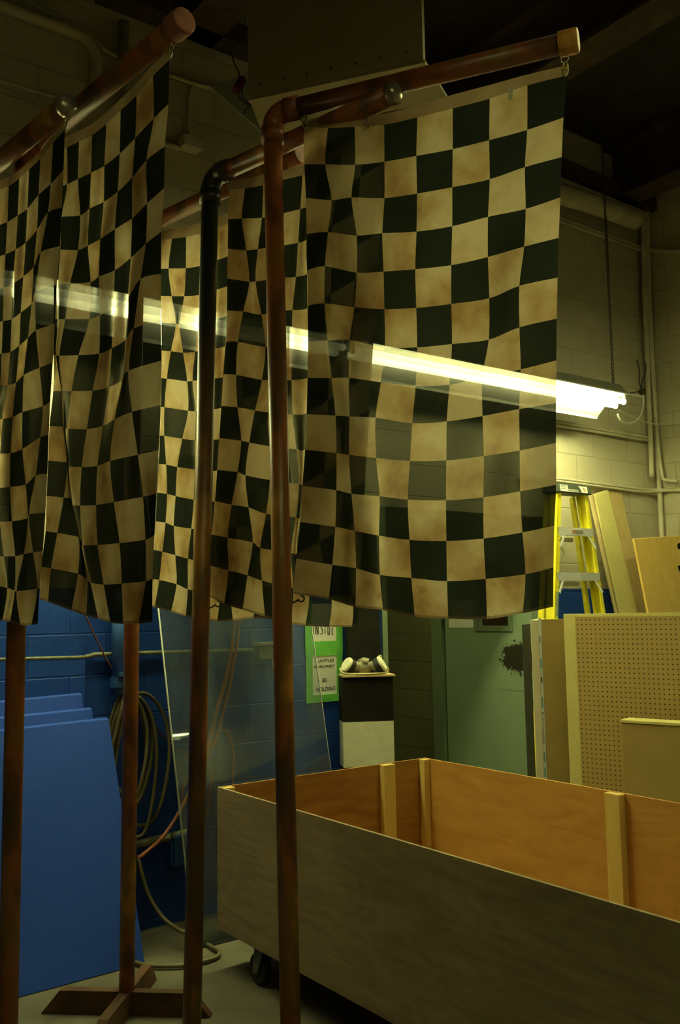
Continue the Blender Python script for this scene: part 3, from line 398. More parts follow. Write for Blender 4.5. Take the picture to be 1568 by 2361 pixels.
box('notice', (XD-.003, 5.255, 1.41), (XD-.0005, 5.535, 1.62), M_PAPER, door)
m, nt, b = base_mat('black scuffed patch')
tc = N(nt, 'ShaderNodeTexCoord'); no = N(nt, 'ShaderNodeTexNoise', i_Scale=26., i_Detail=7., i_Roughness=.75); L(nt, tc.outputs['Object'], no.inputs['Vector'])
sp = N(nt, 'ShaderNodeSeparateXYZ'); L(nt, tc.outputs['Object'], sp.inputs[0])
dy = math_(nt, 'DIVIDE', math_(nt, 'SUBTRACT', sp.outputs[1], 4.80), .26); dz = math_(nt, 'DIVIDE', math_(nt, 'SUBTRACT', sp.outputs[2], 1.19), .17)
dd = math_(nt, 'SQRT', math_(nt, 'ADD', math_(nt, 'MULTIPLY', dy, dy), math_(nt, 'MULTIPLY', dz, dz)))
f = math_(nt, 'GREATER_THAN', math_(nt, 'ADD', math_(nt, 'MULTIPLY', no.outputs['Fac'], 1.6), math_(nt, 'MULTIPLY', dd, -1.)), .15)
L(nt, mixc(nt, f, (.30, .40, .26), (.03, .028, .015)), b.inputs['Base Color'])
box('scuff_plate', (XD-.0025, 4.635, .95), (XD-.0004, 5.06, 1.375), m, door)

# ------------------------------------------------------------------ pipe stands
def elbow_path(corner, d_in, d_out, r, n=8):
    a = V(corner) - V(d_in)*r; b = V(corner) + V(d_out)*r; c = V(corner); return [a*(1-t)**2 + c*2*t*(1-t) + b*t*t for t in [k/n for k in range(n+1)]]
def cross_base(root, foot, ang, hgt=.089, arm=.34, wd=.04):
    for k in range(4):
        a = ang + k*math.pi/2; d = V(math.cos(a), math.sin(a), 0); s = V(-d.y, d.x, 0)*wd/2; o = V(foot[0], foot[1], .001)
        i0 = .021 if k % 2 else .0
        A = o + d*(i0 if k % 2 else .0); Bt = o + d*(arm-.075); Bb = o + d*arm; z = V(0, 0, hgt)
        bm = bmesh.new(); add_hex(bm, [A-s, Bb-s, Bb+s, A+s, A-s+z, Bt-s+z, Bt+s+z, A+s+z]); finish('base_arm', bm, M_BASEW, root)
def hook(root, p, along, drop, name='hook'):
    p = V(p); bm = bmesh.new(); al = V(along).normalized(); dn = (V(drop)-p); dl = dn.length; dn = dn.normalized()
    add_tube(bm, [p + V(0, 0, .012), p - V(0, 0, .006)], .0022, 6)
    ring(bm, p - V(0, 0, .016), V(0, 0, 1).cross(al), .0105, .0021, 16, 6)
    a = p - V(0, 0, .026); ring(bm, a + dn*dl*.5, dn.cross(al) if abs(dn.dot(al)) < .9 else V(1, 0, 0), .010, .0024, 16, 6, scale=(max(dl*.5/.010, 1.0), .75), up=dn)
    return finish(name, bm, M_STEEL, root, True)
def stand(label, foot, head, cap, polemat, capmat, ang, group='copper brown pipe stands', r=.0302, cap_scale=1.0, lower=None, cup=True, reach=.02):
    foot = V(foot); head = V(head); cap = V(cap)
    root = thing('pipe_stand', label, 'pipe stand', (foot.x, foot.y, 0), group)
    up = (head-foot).normalized(); al = (cap-head).normalized(); br = .062
    tube('pole', [foot + V(0, 0, .03), head - up*(br+.03)], r, polemat, root, 28, n=0)
    bm = bmesh.new(); add_tube(bm, elbow_path(head, up, al, br, 12), r*1.14, 28)
    add_tube(bm, [head-up*(br+.036), head-up*(br-.012)], r*1.24, 28); add_tube(bm, [head+al*(br-.012), head+al*(br+.036)], r*1.24, 28)
    finish('elbow', bm, M_RUST if polemat is M_RUST else M_DARKPIPE, root, True)
    L_ = (cap-head).length
    tube('boom', [head+al*(br+.02), cap-al*.012], r, M_RUST, root, 28, n=0)
    bm = bmesh.new(); e = cap + al*reach
    if cup: add_tube(bm, [cap-al*.035, e-al*.008, e-al*.002, e, e+al*.0003], r, 28, radii=[r*1.19, r*1.19, r*1.12, r*1.0, r*.02])
    else: add_tube(bm, [cap-al*.02, cap-al*.004, cap+al*.006, cap+al*.011, cap+al*.013], r, 28, radii=[r*1.17, r*1.17, r*1.0, r*.6, r*.02])
    finish('end_cap', bm, capmat, root, True if not cup else False)
    cross_base(root, foot, ang)
    return root
F_ = lambda k, i, j: V(FL[k][i][j])
BASE_ANG = math.atan2(-.11, .19)   # the arms of every base lie roughly across the view
# stands named after what one sees: foot, head of the pole, end of the boom
st_main = stand('tall rust-brown pipe stand in front, boom reaching right over the largest flag', (1.567, 2.401, 0), (1.539, 2.422, 3.17), (2.036, 1.606, 3.17), M_RUST, M_CAPTAN, math.radians(-20))
st_mid = stand('dark pole pipe stand second from the right, boom ending in a silvery cap', (1.471, 2.854, 0), (1.525, 2.815, 3.105), (1.719, 2.012, 3.105), M_DARKPIPE, M_CAPMET, math.radians(-22), cup=False)
st_back = stand('rust-brown pipe stand farthest back, its foot in a crossed timber base beside blue boards', (1.571, 3.589, 0), (1.527, 3.45, 3.13), (1.718, 2.545, 3.13), M_RUST, M_CAPPINK, math.atan2(3.475-3.842, 1.764-1.355), cup=True)
st_left = stand('rust-brown pipe stand before the blue boards at left, boom ending in a salmon cap', (.945, 3.05, 0), (.945, 3.05, 3.13), (1.058, 2.115, 3.13), M_RUST, M_CAPPINK, math.radians(-25))
st_far = stand('leftmost pipe stand, only its boom with a grey cap shows above the flag', (.80, 3.52, 0), (.805, 3.52, 3.085), (.926, 2.60, 3.085), M_RUST, M_CAPMET, math.radians(-25), cup=False)

# ------------------------------------------------------------------ flags
def catmull_grid(rows, nu, nv):
    def cr(p0, p1, p2, p3, t): return .5*((2*p1) + (p2-p0)*t + (2*p0-5*p1+4*p2-p3)*t*t + (3*p1-p0-3*p2+p3)*t**3)
    def line(ps, n):
        out = []
        for i in range(len(ps)-1):
            for k in range(n): out.append(cr(ps[max(i-1, 0)], ps[i], ps[i+1], ps[min(i+2, len(ps)-1)], k/n))
        return out + [ps[-1]]
    R = [line([V(p) for p in r], nu) for r in rows]
    C = [line([R[i][j] for i in range(len(R))], nv) for j in range(len(R[0]))]
    return [[C[j][i] for j in range(len(C))] for i in range(len(C[0]))]
def grid_mesh(name, G, u1, v0, v1, mat, root, thick=.0006):
    bm = bmesh.new(); uv = bm.loops.layers.uv.new('UVMap'); H = len(G); Wd = len(G[0])
    vs = [[bm.verts.new(p) for p in r] for r in G]
    for i in range(H-1):
        for j in range(Wd-1):
            f = bm.faces.new((vs[i][j], vs[i][j+1], vs[i+1][j+1], vs[i+1][j]))
            for l, (a, b) in zip(f.loops, ((i, j), (i, j+1), (i+1, j+1), (i+1, j))): l[uv].uv = (b/(Wd-1)*u1, v0 + a/(H-1)*(v1-v0))
    me = bpy.data.meshes.new(name); bm.to_mesh(me); bm.free(); me.polygons.foreach_set('use_smooth', [True]*len(me.polygons)); me.materials.append(mat)
    o = bpy.data.objects.new(name, me); COL.objects.link(o); o.parent = root; o.matrix_parent_inverse = Matrix.Translation(-root.location)
    return o
def flag(key, label, stand_root, boom_a, boom_b):
    P = FL[key]; top = V(P[0][0])
    root = thing('checkered_flag', label, 'flag', tuple(V(P[0][4])), 'checkered flags on the pipe stands')
    G = catmull_grid(P, 6, 6)
    grid_mesh('cloth', G[6:], 8, 0, 13, M_CLOTH, root)
    grid_mesh('header_band', G[:7], 8, 0, .4, M_HEAD, root)
    for j, jj in ((0, 1), (8, 7)):
        c = (V(P[0][j])*.72 + V(P[0][jj])*.08 + V(P[1][j])*.20); 
        d = (V(P[0][jj])-V(P[0][j])).normalized(); nn = d.cross(V(0, 0, 1)).normalized()
        if nn.dot(V(0, 0, 1.56)-c) < 0: nn = -nn
        bm = bmesh.new(); ring(bm, c + nn*.002, nn, .0075, .0024, 16, 6); finish('grommet', bm, M_BRASS, root, True)
        a = V(boom_a); b = V(boom_b); t = (c-a).dot(b-a)/(b-a).length_squared; q = a + (b-a)*t - V(0, 0, .030)
        hook(stand_root, q, b-a, c)
    return root
f_main = flag('M', 'largest and nearest checkered flag, hanging right of the front pole, stained at its hem', st_main, (1.539, 2.422, 3.17), (2.047, 1.588, 3.17))
f_mid = flag('D', 'checkered flag half hidden between the two middle poles, in shade behind the largest flag', st_mid, (1.525, 2.815, 3.105), (1.721, 2.005, 3.105))
f_back = flag('C', 'brightest backlit checkered flag, just left of the dark middle pole', st_back, (1.527, 3.45, 3.13), (1.72, 2.535, 3.13))
f_left = flag('A', 'deeply folded checkered flag seen at a slant, second from the left edge', st_left, (.945, 3.05, 3.13), (1.06, 2.102, 3.13))
f_far = flag('B', 'leftmost checkered flag, cut by the left edge of the picture', st_far, (.805, 3.52, 3.085), (.928, 2.582, 3.085))
# small white care label near the top of the largest flag
dM = (V(2.03, 1.615, 0)-V(1.602, 2.335, 0)).normalized(); c = V(FL['M'][1][6])*.42 + V(FL['M'][1][7])*.58 + V(0, 0, -.012) + V(-.006, -.0035, 0)
o = slab('care_label', [c-dM*.006+V(0, 0, .016), c+dM*.006+V(0, 0, .018), c+dM*.004+V(0, 0, -.018), c-dM*.008+V(0, 0, -.018)], .001, (-.8, -.5, 0), M_LABEL, f_main); o['label'] = 'small white care label'
# cup hooks screwed into the poles at hem height
for st, p, d in ((st_main, (1.579, 2.393, 1.585), (.8, -.58, .45)), (st_mid, (1.522, 2.815, 1.575), (.8, -.58, .5))):
    bm = bmesh.new(); p = V(p); d = V(d).normalized(); add_tube(bm, [p-d*.02, p+d*.022], .0028, 7); ring(bm, p+d*.030, d.cross(V(0, 0, 1)), .009, .0025, 14, 6, 0, 5.0); finish('hook', bm, M_CHAIN, st, True)

# ------------------------------------------------------------------ fluorescent fixtures
def fixture(label, x0, x1, yc, zc, tilt, tubemat, half=.2, chain_top=5.25, group='hanging fluorescent fixtures', chains=True):
    root = thing('fluorescent_fixture', label, 'light fixture', ((x0+x1)/2, yc, zc), group)
    ct, stt = math.cos(tilt), math.sin(tilt)
    def P(y, z): return (yc + y*ct + z*stt, zc - y*stt + z*ct)
    prof = [(-half, -.085), (-half+.012, -.070), (-.075, .0), (.075, .0), (half-.012, -.070), (half, -.085)]
    bm = bmesh.new(); rows = []
    for x in (x0, x1):
        rows.append([bm.verts.new((x, *P(y, z))) for y, z in prof] + [bm.verts.new((x, *P(y, z+.003))) for y, z in prof])
    n = len(prof)
    for k in range(n-1): bm.faces.new((rows[0][k], rows[0][k+1], rows[1][k+1], rows[1][k])); bm.faces.new((rows[0][n+k], rows[0][n+k+1], rows[1][n+k+1], rows[1][n+k]))
    for k in (0, n-1): bm.faces.new((rows[0][k], rows[1][k], rows[1][n+k], rows[0][n+k]))
    for rr in rows:
        for k in range(n-1): bm.faces.new((rr[k], rr[k+1], rr[n+k+1], rr[n+k]))
    finish('reflector', bm, M_REFL, root)
    bm = bmesh.new(); c = [P(-.07, .004), P(.07, .004), P(.055, .075), P(-.055, .075)]
    add_hex(bm, [(x0, *c[0]), (x0, *c[1]), (x0, *c[2]), (x0, *c[3])] + [(x1+.05, *c[0]), (x1+.05, *c[1]), (x1+.0, *c[2]), (x1+.0, *c[3])]); finish('housing', bm, M_GREYMET, root)
    for y in (-.036, .036):
        a = P(y, -.045); tube('tube', [(x0+.03, *a), (x1+.02, *a)], .019, tubemat, root, 14, n=0)
        for x in (x0+.02, x1+.02): box('lamp_holder', (x-.006, a[0]-.01, a[1]-.022), (x+.006, a[0]+.01, a[1]+.05), M_WHITE, root)
    if chains:
        for x in (x0+.25, x1-.03):
            bm = bmesh.new(); z = zc + .075; k = 0
            while z < chain_top:
                ring(bm, (x, yc, z+.016), (1, 0, 0) if k % 2 else (0, 1, 0), .011, .0034, 10, 5, scale=(1.55, .8), up=(0, 0, 1)); z += .027; k += 1
            for s in (-1, 1): add_tube(bm, [(x, yc, zc+.10), (x+s*.03, yc, zc+.06)], .003, 5)
            finish('chain', bm, M_CHAIN, root)
    return root
def refl_mat():
    m, nt, b = base_mat('reflector enamel'); g = N(nt, 'ShaderNodeNewGeometry'); sp = N(nt, 'ShaderNodeSeparateXYZ')
    b.inputs['Base Color'].default_value = (.72, .72, .64, 1); b.inputs['Roughness'].default_value = .45
    return m
M_REFL = refl_mat()
fixture('lit chain-hung fluorescent fixture whose end shows right of the largest flag', 3.02, 5.42, 4.02, 3.03, math.radians(12), M_TUBE)
fixture('lit fluorescent fixture glowing through the cloth of the left flags', .55, 2.96, 4.02, 3.03, math.radians(12), M_TUBE)
for i, (x0, x1, y, z) in enumerate(((3.85, 6.25, -3.8, 2.53), (-.9, 1.5, -1.2, 4.1), (2.9, 5.3, 1.6, 4.25))):  # second and third are unseen fixtures added to brighten the room
    fixture(['low hung fluorescent fixture far behind the camera, mirrored in the acrylic sheet', 'added fill fixture, an unseen fluorescent just behind the camera', 'added fill fixture, an unseen fluorescent above the crate'][i], x0, x1, y, z, 0, (M_TUBE2, M_TUBE4, M_TUBE2)[i])

fixture('added fill fixture, a short unseen fluorescent on the recess ceiling', 3.70, 4.30, 5.6, 2.52, 0, M_TUBE3, chains=False)  # added to brighten door and recess, hidden by the back wall

# ------------------------------------------------------------------ hanging duct and plate
du = thing('air_duct', 'large beige sheet metal duct hanging from the ceiling at top centre', 'duct', (2.3, 3.0, 3.8))
a = V(1.984, 3.322, 3.8); b_ = V(2.434, 2.662, 3.8); t = V(.27, .15, 0); top = V(0, 0, 1.42)
bm = bmesh.new(); tb = V(.185, .20, 0); add_hex(bm, [a, b_, b_+tb, a+tb, a+top, b_+top, b_+tb+top, a+tb+top]); bmesh.ops.bevel(bm, geom=bm.edges[:], offset=.008, segments=1, affect='EDGES'); finish('duct_body', bm, M_DUCT, du); bm = bmesh.new(); zf = V(0, 0, -.012); add_hex(bm, [a+zf, b_+zf, b_+t+zf, a+t+zf, a, b_, b_+t, a+t]); finish('added_underside', bm, M_DUCT, du)  # body slanted so its bright side stays out of sight; wider underside plate added
u = (b_-a).normalized()
for k in range(7):
    c = a + u*(.06+k*.11) + V(0, 0, .05) + V(-.002, -.001, 0); bm = bmesh.new(); ring(bm, c, t, .003, .003, 8, 5); finish('screw', bm, M_BEAM, du)
tri = thing('bracket_plate', 'grey-green sheet metal bracket plate left of the hanging duct', 'plate', tuple(K['TRI'][1]))
slab('plate', K['TRI'], .012, (0, 1, 0), M_PLATE, tri)
bm = bmesh.new(); add_tube(bm, [V(K['PLUG'])-V(.03, 0, .03), V(K['PLUG'])+V(.01, 0, .045)], .024, 10); plug = tag(finish('power_plug', bm, M_REDPL), 'red and black plug with dangling wires at the corner of the hanging duct', 'plug')
for wv in K['WIRES']: tube('wire', wv, .004, M_WIRE, plug, 6)

# ------------------------------------------------------------------ plywood crate on casters
X0, X1, Y0, Y1, ZB, ZC = 2.077, 3.316, 1.34, 3.775, .172, .78
cr = thing('plywood_crate', 'long open plywood crate on casters, grey outside and orange inside', 'crate', (2.7, 2.55, 0)); T = .012
o = box('side_panel', (X0, Y0, ZB), (X0+T, Y1, ZC), M_OUTPLY, cr); o['label'] = 'weathered grey near side panel'
def skin(name, a, b, mat): return box(name, a, b, mat, cr)
skin('side_panel', (X1-T, Y0, ZB), (X1, Y1, ZC), M_INPLY)
skin('end_panel', (X0+T, Y1-T, ZB), (X1-T, Y1, ZC), M_INPLYX); skin('end_panel', (X0+T, Y0, ZB), (X1-T, Y0+T, ZC), M_INPLYX)
skin('crate_floor', (X0+T, Y0+T, ZB), (X1-T, Y1-T, ZB+.018), M_INPLYX)
def stud(a, b, m=M_STUD): return box('corner_post' if 0 else 'stud', a, b, m, cr, bevel=.002)
e = .001
for yy in (Y1-T-.042, 2.505, Y0+T+.004): stud((X1-T-.038-e, yy, ZB+.02), (X1-T-e, yy+.075 if yy == 2.505 else yy+.038, ZC-.001))
for xx in (3.0, 2.12-.03): stud((xx, Y1-T-.040, ZB+.02), (xx+.072 if xx > 2.5 else xx+.05, Y1-T-e, ZC-.001))
for xx in (3.0,): stud((xx, Y0+T+e, ZB+.02), (xx+.072, Y0+T+.04, ZC-.001))
for yy in (Y0+T+.004,): stud((X0+T+e, yy, ZB+.02), (X0+T+.038, yy+.038, ZC-.001))
for x, y in ((X0+.06, Y1-.30), (X1-.08, Y1-.30), (X0+.06, Y0+.25), (X1-.08, Y0+.25)):
    ca = bmesh.new(); add_box(ca, (x-.05, y-.055, ZB-.008), (x+.05, y+.055, ZB-.0005))
    for s in (-.028, .028): add_hex(ca, [(x+s-.002, y-.035, ZB-.008), (x+s+.002, y-.035, ZB-.008), (x+s+.002, y+.035, ZB-.008), (x+s-.002, y+.035, ZB-.008), (x+s-.002, y+.02, .05), (x+s+.002, y+.02, .05), (x+s+.002, y+.05, .05), (x+s-.002, y+.05, .05)])
    cst = finish('caster', ca, M_GREYMET, cr)
    bw = bmesh.new(); add_tube(bw, [(x-.02, y+.035, .0635), (x-.016, y+.035, .0635), (x+.016, y+.035, .0635), (x+.02, y+.035, .0635)], .06, 26, radii=[.055, .0625, .0625, .055])
    wh = finish('wheel', bw, M_BLACKPL); wh.parent = cst; wh.matrix_parent_inverse = Matrix.Identity(4)
    wh.matrix_parent_inverse = Matrix.Identity(4)

# ------------------------------------------------------------------ blue foam boards
y = .03
for k, (xr, zt, lab) in enumerate(((1.85, 1.062, 'front blue foam board, the largest and lowest of the three leaning at left'), (1.775, 1.11, 'middle blue foam board of the three leaning at left'), (1.735, 1.178, 'rear blue foam board, its top highest of the three leaning at left'))):
    yb = 4.03 + k*.045; yt = 4.29 + k*.05; xl = .45
    q = [(xl, yb-.05, 0.002), (xr, yb, .002), (xr-.075+k*.01, yt, zt), (xl, yt-.02, zt-.03)]
    tag(slab('foam_board', q, .025, (0, 1, .24), M_BLUEF, bevel=.002), lab, 'foam board', 'blue foam boards leaning on the blue wall')

# ------------------------------------------------------------------ acrylic sheet
ac = thing('acrylic_sheet', 'scuffed clear acrylic sheet leaning on the blue wall behind the middle poles', 'sheet', (2.5, 4.1, 0))
q = [V(2.101, 4.035, .002), V(3.0, 4.035, .002), V(2.915, 4.43, 2.40), V(2.0, 4.43, 2.40)]
slab('sheet', q, .006, (0, 1, .17), M_ACR, ac)
for p0, p1, rr in ((q[0]+V(-.003, 0, 0), q[3]+V(-.003, 0, 0), .0042), (q[1]+V(.002, 0, 0), q[2]+V(.002, 0, 0), .0022)):
    o = tube('polished_edge', [p0, p1], rr, M_ACREDGE, ac, 6, n=0); o['label'] = 'bright polished edge'

# ------------------------------------------------------------------ pipes, conduits, hoses, cords on the blue wall
tag(tube('conduit', K['COND_BLUE'], .011, M_CONDB, seg=10), 'thin dusty conduit running level across the blue wall', 'conduit')
jb = thing('junction_box', 'grey electrical box on the blue wall seen through the acrylic sheet', 'electrical box', (2.73, 4.40, 1.35))
box('box_body', (2.675, 4.39, 1.30), (2.79, 4.448, 1.385), M_CONDB, jb, bevel=.004); box('lid', (2.665, 4.378, 1.375), (2.80, 4.448, 1.392), M_CONDC, jb, bevel=.002); tube('drip', [(2.785, 4.44, 1.375), (2.79, 4.44, 1.30), (2.80, 4.44, 1.22)], .004, M_CONDC, jb, 6)
vp = thing('downpipe', 'blue painted vertical pipe ending above the hose coil', 'pipe', (1.85, 4.40, 1.1)); tube('pipe', [(1.862, 4.40, 1.165), (1.862, 4.40, 1.69)], .030, M_BLUEP, vp, 18, n=0); tube('pipe', [(1.862, 4.40, 1.69), (1.862, 4.40, 4.7)], .030, M_CONDC, vp, 18, n=0)['label'] = 'cream upper pipe'; bm = bmesh.new(); add_tube(bm, [(1.862, 4.40, 1.20), (1.862, 4.40, 1.25)], .036, 18); add_box(bm, (1.85, 4.34, 1.255), (1.915, 4.37, 1.275)); finish('coupling', bm, M_BLUEP, vp)
lp = thing('low_pipe', 'pipe with an elbow box low on the blue wall behind the back stand', 'pipe', (2.05, 4.4, .43)); tube('pipe', K['LOWPIPE'], .020, M_CONDB, lp, 12); box('box_body', (2.15, 4.34, .30), (2.27, 4.448, .455), M_BLUEP, lp, bevel=.008); tube('elbow', [(2.14, 4.36, .45), (2.19, 4.36, .458), (2.25, 4.36, .455)], .016, M_CONDB, lp, 10)
hs = thing('coiled_hose', 'olive rubber hose coiled on a wall hook behind the back stand', 'hose', (1.95, 4.40, 1.15))
loops = ((1.815, 2.015, 1.185, .56, 4.415), (1.825, 2.045, 1.175, .62, 4.40), (1.835, 2.135, 1.165, .52, 4.385), (1.84, 2.06, 1.15, .47, 4.372), (1.83, 2.00, 1.16, .66, 4.36))
bm = bmesh.new()
for xa, xb, zt, zb, yy in loops:
    P = []
    for k in range(41):
        a = 2*math.pi*k/40; s = math.sin(a); c = math.cos(a); fl = .5*(1+math.cos(a))
        P.append(((xa+xb)/2 + (xb-xa)/2*(abs(s)**.85)*(1 if s > 0 else -1) + .01*math.sin(3*a+xa*40), yy + .012*math.sin(2*a), (zt+zb)/2 + (zt-zb)/2*c))
    add_tube(bm, P, .0095, 8, caps=False)
finish('hose_loops', bm, M_HOSE, hs, True)
bm = bmesh.new(); add_tube(bm, [(1.925, 4.449, 1.145), (1.925, 4.37, 1.135), (1.925, 4.345, 1.165)], .008, 8); ring(bm, (1.925, 4.345, 1.12), (0, 1, 0), .016, .004, 14, 6); finish('hook', bm, M_STEEL, hs, True)
tag(tube('cord', K['CORD'], .0045, M_CORD, seg=7), 'thin brown cord stretched diagonally down the blue wall', 'cord')
ah = thing('air_hose', 'reddish air hose drooping from behind the acrylic sheet to the floor', 'hose', tuple(K['HOSE_RED'][0]))
tube('upper_run', K['HOSE_RED'], .010, M_REDHOSE, ah, 9); o = tube('lower_run', K['HOSE_LOW'], .010, M_HOSE, ah, 9); o['label'] = 'dusty olive lower run'
cs = thing('extension_cord', 'orange extension cords hanging in a bunch behind the acrylic sheet', 'cord', tuple(K['CORDS'][0][0]))
for i, c in enumerate(K['CORDS']): tube('strand', c, (.011, .008, .009, .005, .004)[i], M_ORANGE, cs, 8)
tube('strand', K['HANG'], .004, M_ORANGE, cs, 7)

# ------------------------------------------------------------------ taped paper signs
def sign(label, x0, x1, z0, z1, tapes, texts, group, dy=0.):
    root = thing('paper_sign', label, 'sign', ((x0+x1)/2, 4.447, z0), group); yf = 4.4445
    box('sheet', (x0, yf, z0), (x1, yf+.003, z1), M_PAPER, root)
    for k, (a, b, c, d) in enumerate(tapes): box('tape', (a, yf-.0012-.0004*k-dy, c), (b, yf-.0002, d), M_TAPE, root)
    for s, x, z, size, sh, st in texts: text('lettering', s, (x, yf-.0005, z), (1, 0, 0), (0, 0, 1), size, M_INK, root, sh, .0008, 'LEFT', st)
    return root
g = 'paper signs taped to the blue wall'
s1 = sign('hand-lettered INSIDE paper sign in green tape, upper of the two on the blue wall', 3.055, 3.244, 1.375, 1.60, ((3.018, 3.068, 1.30, 1.62), (3.238, 3.285, 1.30, 1.62), (3.018, 3.285, 1.335, 1.383)), (), g)
def stroke(root, pts, r=.0028):
    bm = bmesh.new(); add_tube(bm, pts, r, 6); return bm
S_ = []
def seg(letter, x):  # hand drawn capitals, strokes in a 1 x 1 box
    return {'I': [[(0, 0), (.02, 1)]], 'N': [[(0, 0), (0, 1)], [(0, 1), (.6, 0)], [(.6, 0), (.62, 1)]], 'S': [[(.65, .9), (.3, 1), (.1, .75), (.5, .5), (.55, .15), (.2, 0), (0, .1)]],
            'D': [[(0, 0), (0, 1)], [(-.1, 1), (.5, .8), (.65, .4), (.4, 0), (-.05, 0)]], 'E': [[(0, 0), (.05, 1)], [(.05, 1), (.5, 1.02)], [(.02, .5), (.42, .52)], [(0, 0), (.5, -.02)]]}[letter]
cx = 3.074
for ch, wd in (('I', .018), ('N', .040), ('S', .036), ('I', .020), ('D', .034), ('E', .026)):
    bm = bmesh.new()
    for pl in seg(ch, cx): add_tube(bm, [(cx + p[0]*wd*.72, 4.4435, 1.424 + p[1]*.055) for p in pl], .0022, 6)
    finish('lettering', bm, M_INK, s1); cx += wd*.72 + .0055
sign('BG HOLDING paper sign in green tape, lower of the two on the blue wall', 3.055, 3.244, 1.07, 1.335, ((3.021, 3.066, 1.035, 1.31), (3.238, 3.28, 1.035, 1.31), (3.021, 3.28, 1.035, 1.078), (3.021, 3.28, 1.300, 1.337)),
     (('UNTITLED', 3.102, 1.262, .026, .35, .95), ('BELLEVILLE PROJECT', 3.075, 1.232, .020, .35, .80), ('BG', 3.132, 1.150, .030, .3, .85), ('HOLDING', 3.086, 1.098, .033, .3, .92)), g, .0014)

# ------------------------------------------------------------------ black panel, checkered plinth, respirator
tag(slab('tall_panel', [(3.275, 4.33, .002), (3.52, 4.33, .002), (3.52, 4.40, 2.05), (3.275, 4.40, 2.05)], .03, (0, 1, 0), M_BLACK, bevel=.002), 'tall black panel standing on the blue wall behind the respirator', 'panel')
pl = thing('checkered_plinth', 'narrow plinth painted in black and white squares, behind the crate', 'plinth', (3.28, 4.2, 0))
a = V(3.099, 4.200, 0); b_ = V(3.352, 4.068, 0); d = V(.132, .253, 0).normalized()*.14
zs = [(1.19, .944, M_BLACK), (.944, .698, M_OFFW), (.698, .452, M_BLACK), (.452, .206, M_OFFW), (.206, .002, M_BLACK)]
for z1, z0, mt in zs:
    bm = bmesh.new(); z1v, z0v = V(0, 0, z1), V(0, 0, z0); add_hex(bm, [a+z0v, b_+z0v, b_+d+z0v, a+d+z0v, a+z1v, b_+z1v, b_+d+z1v, a+d+z1v]); o = finish('painted_square', bm, mt, pl); o['label'] = 'black square' if mt is M_BLACK else 'white square'
bm = bmesh.new(); add_slab(bm, [a-V(.008, .016, 0)+V(0, 0, 1.190), b_+V(.004, -.018, 0)+V(0, 0, 1.190), b_+d+V(0, 0, 1.190), a+d+V(0, 0, 1.190)], .010, (0, 0, 1)); finish('top_board', bm, M_CONDC if 0 else M_TANBOARD, pl)
rc = (a+b_)/2 + d*.45 + V(-.012, 0, 1.200); ru = (b_-a).normalized(); rn = V(ru.y, -ru.x, 0); zz = V(0, 0, 1)
rp = thing('respirator_mask', 'grey half-face respirator with two cream filters on the plinth', 'respirator', tuple(rc))
bm = bmesh.new(); bmesh.ops.create_uvsphere(bm, u_segments=24, v_segments=16, radius=1)
for v in bm.verts:
    x, yv, z = v.co; v.co = rc + ru*(x*.048*(1-.25*max(z, 0))) + rn*(yv*.045) + zz*(.040 + z*(.042 if z > 0 else .040))
finish('face_piece', bm, M_RUBG, rp, True)
bm = bmesh.new(); add_tube(bm, [rc + zz*.066 - ru*.012 + rn*.03, rc + zz*.073 + rn*.032, rc + zz*.068 + ru*.018 + rn*.03], .016, 12); add_tube(bm, [rc + zz*.072 - ru*.03, rc + zz*.085, rc + zz*.078 + ru*.03], .010, 10); finish('valve_cover', bm, M_RUBG, rp, True)
for s, rad in ((-1, .044), (1, .048)):
    c = rc + ru*(s*.088) + rn*.02 + zz*.050; axd = (ru*(s*.80) + zz*.50 + rn*.32).normalized()
    bm = bmesh.new(); add_tube(bm, [c-axd*.026, c-axd*.020, c+axd*.006, c+axd*.010], rad, 26, radii=[rad*.7, rad, rad, rad*.93]); finish('cartridge', bm, M_BLACKPL, rp)
    bm = bmesh.new(); add_tube(bm, [c+axd*.010, c+axd*.020, c+axd*.024], rad, 26, radii=[rad*.97, rad*.97, rad*.88]); finish('filter_disc', bm, M_FILT, rp)
    bm = bmesh.new(); add_tube(bm, [rc + ru*s*.03 + zz*.05 + rn*.01, c-axd*.026], .020, 12, radii=[.026, .021]); finish('adapter', bm, M_RUBG, rp, True)
bm = bmesh.new(); add_tube(bm, smooth_path([rc - ru*.135 + zz*.035 + rn*.0, rc - ru*.130 + zz*.015 + rn*.03, rc - ru*.09 + zz*.008 + rn*.055, rc - ru*.02 + zz*.006 + rn*.07, rc + ru*.06 + zz*.006 + rn*.066, rc + ru*.12 + zz*.010 + rn*.04, rc + ru*.125 + zz*.028 + rn*.01]), .006, 8)
ring(bm, rc + ru*.095 + zz*.093, rn, .010, .0035, 12, 6); ring(bm, rc + ru*.125 + zz*.022 + rn*.03, rn, .012, .004, 12, 6); finish('strap', bm, M_STRAP, rp, True)

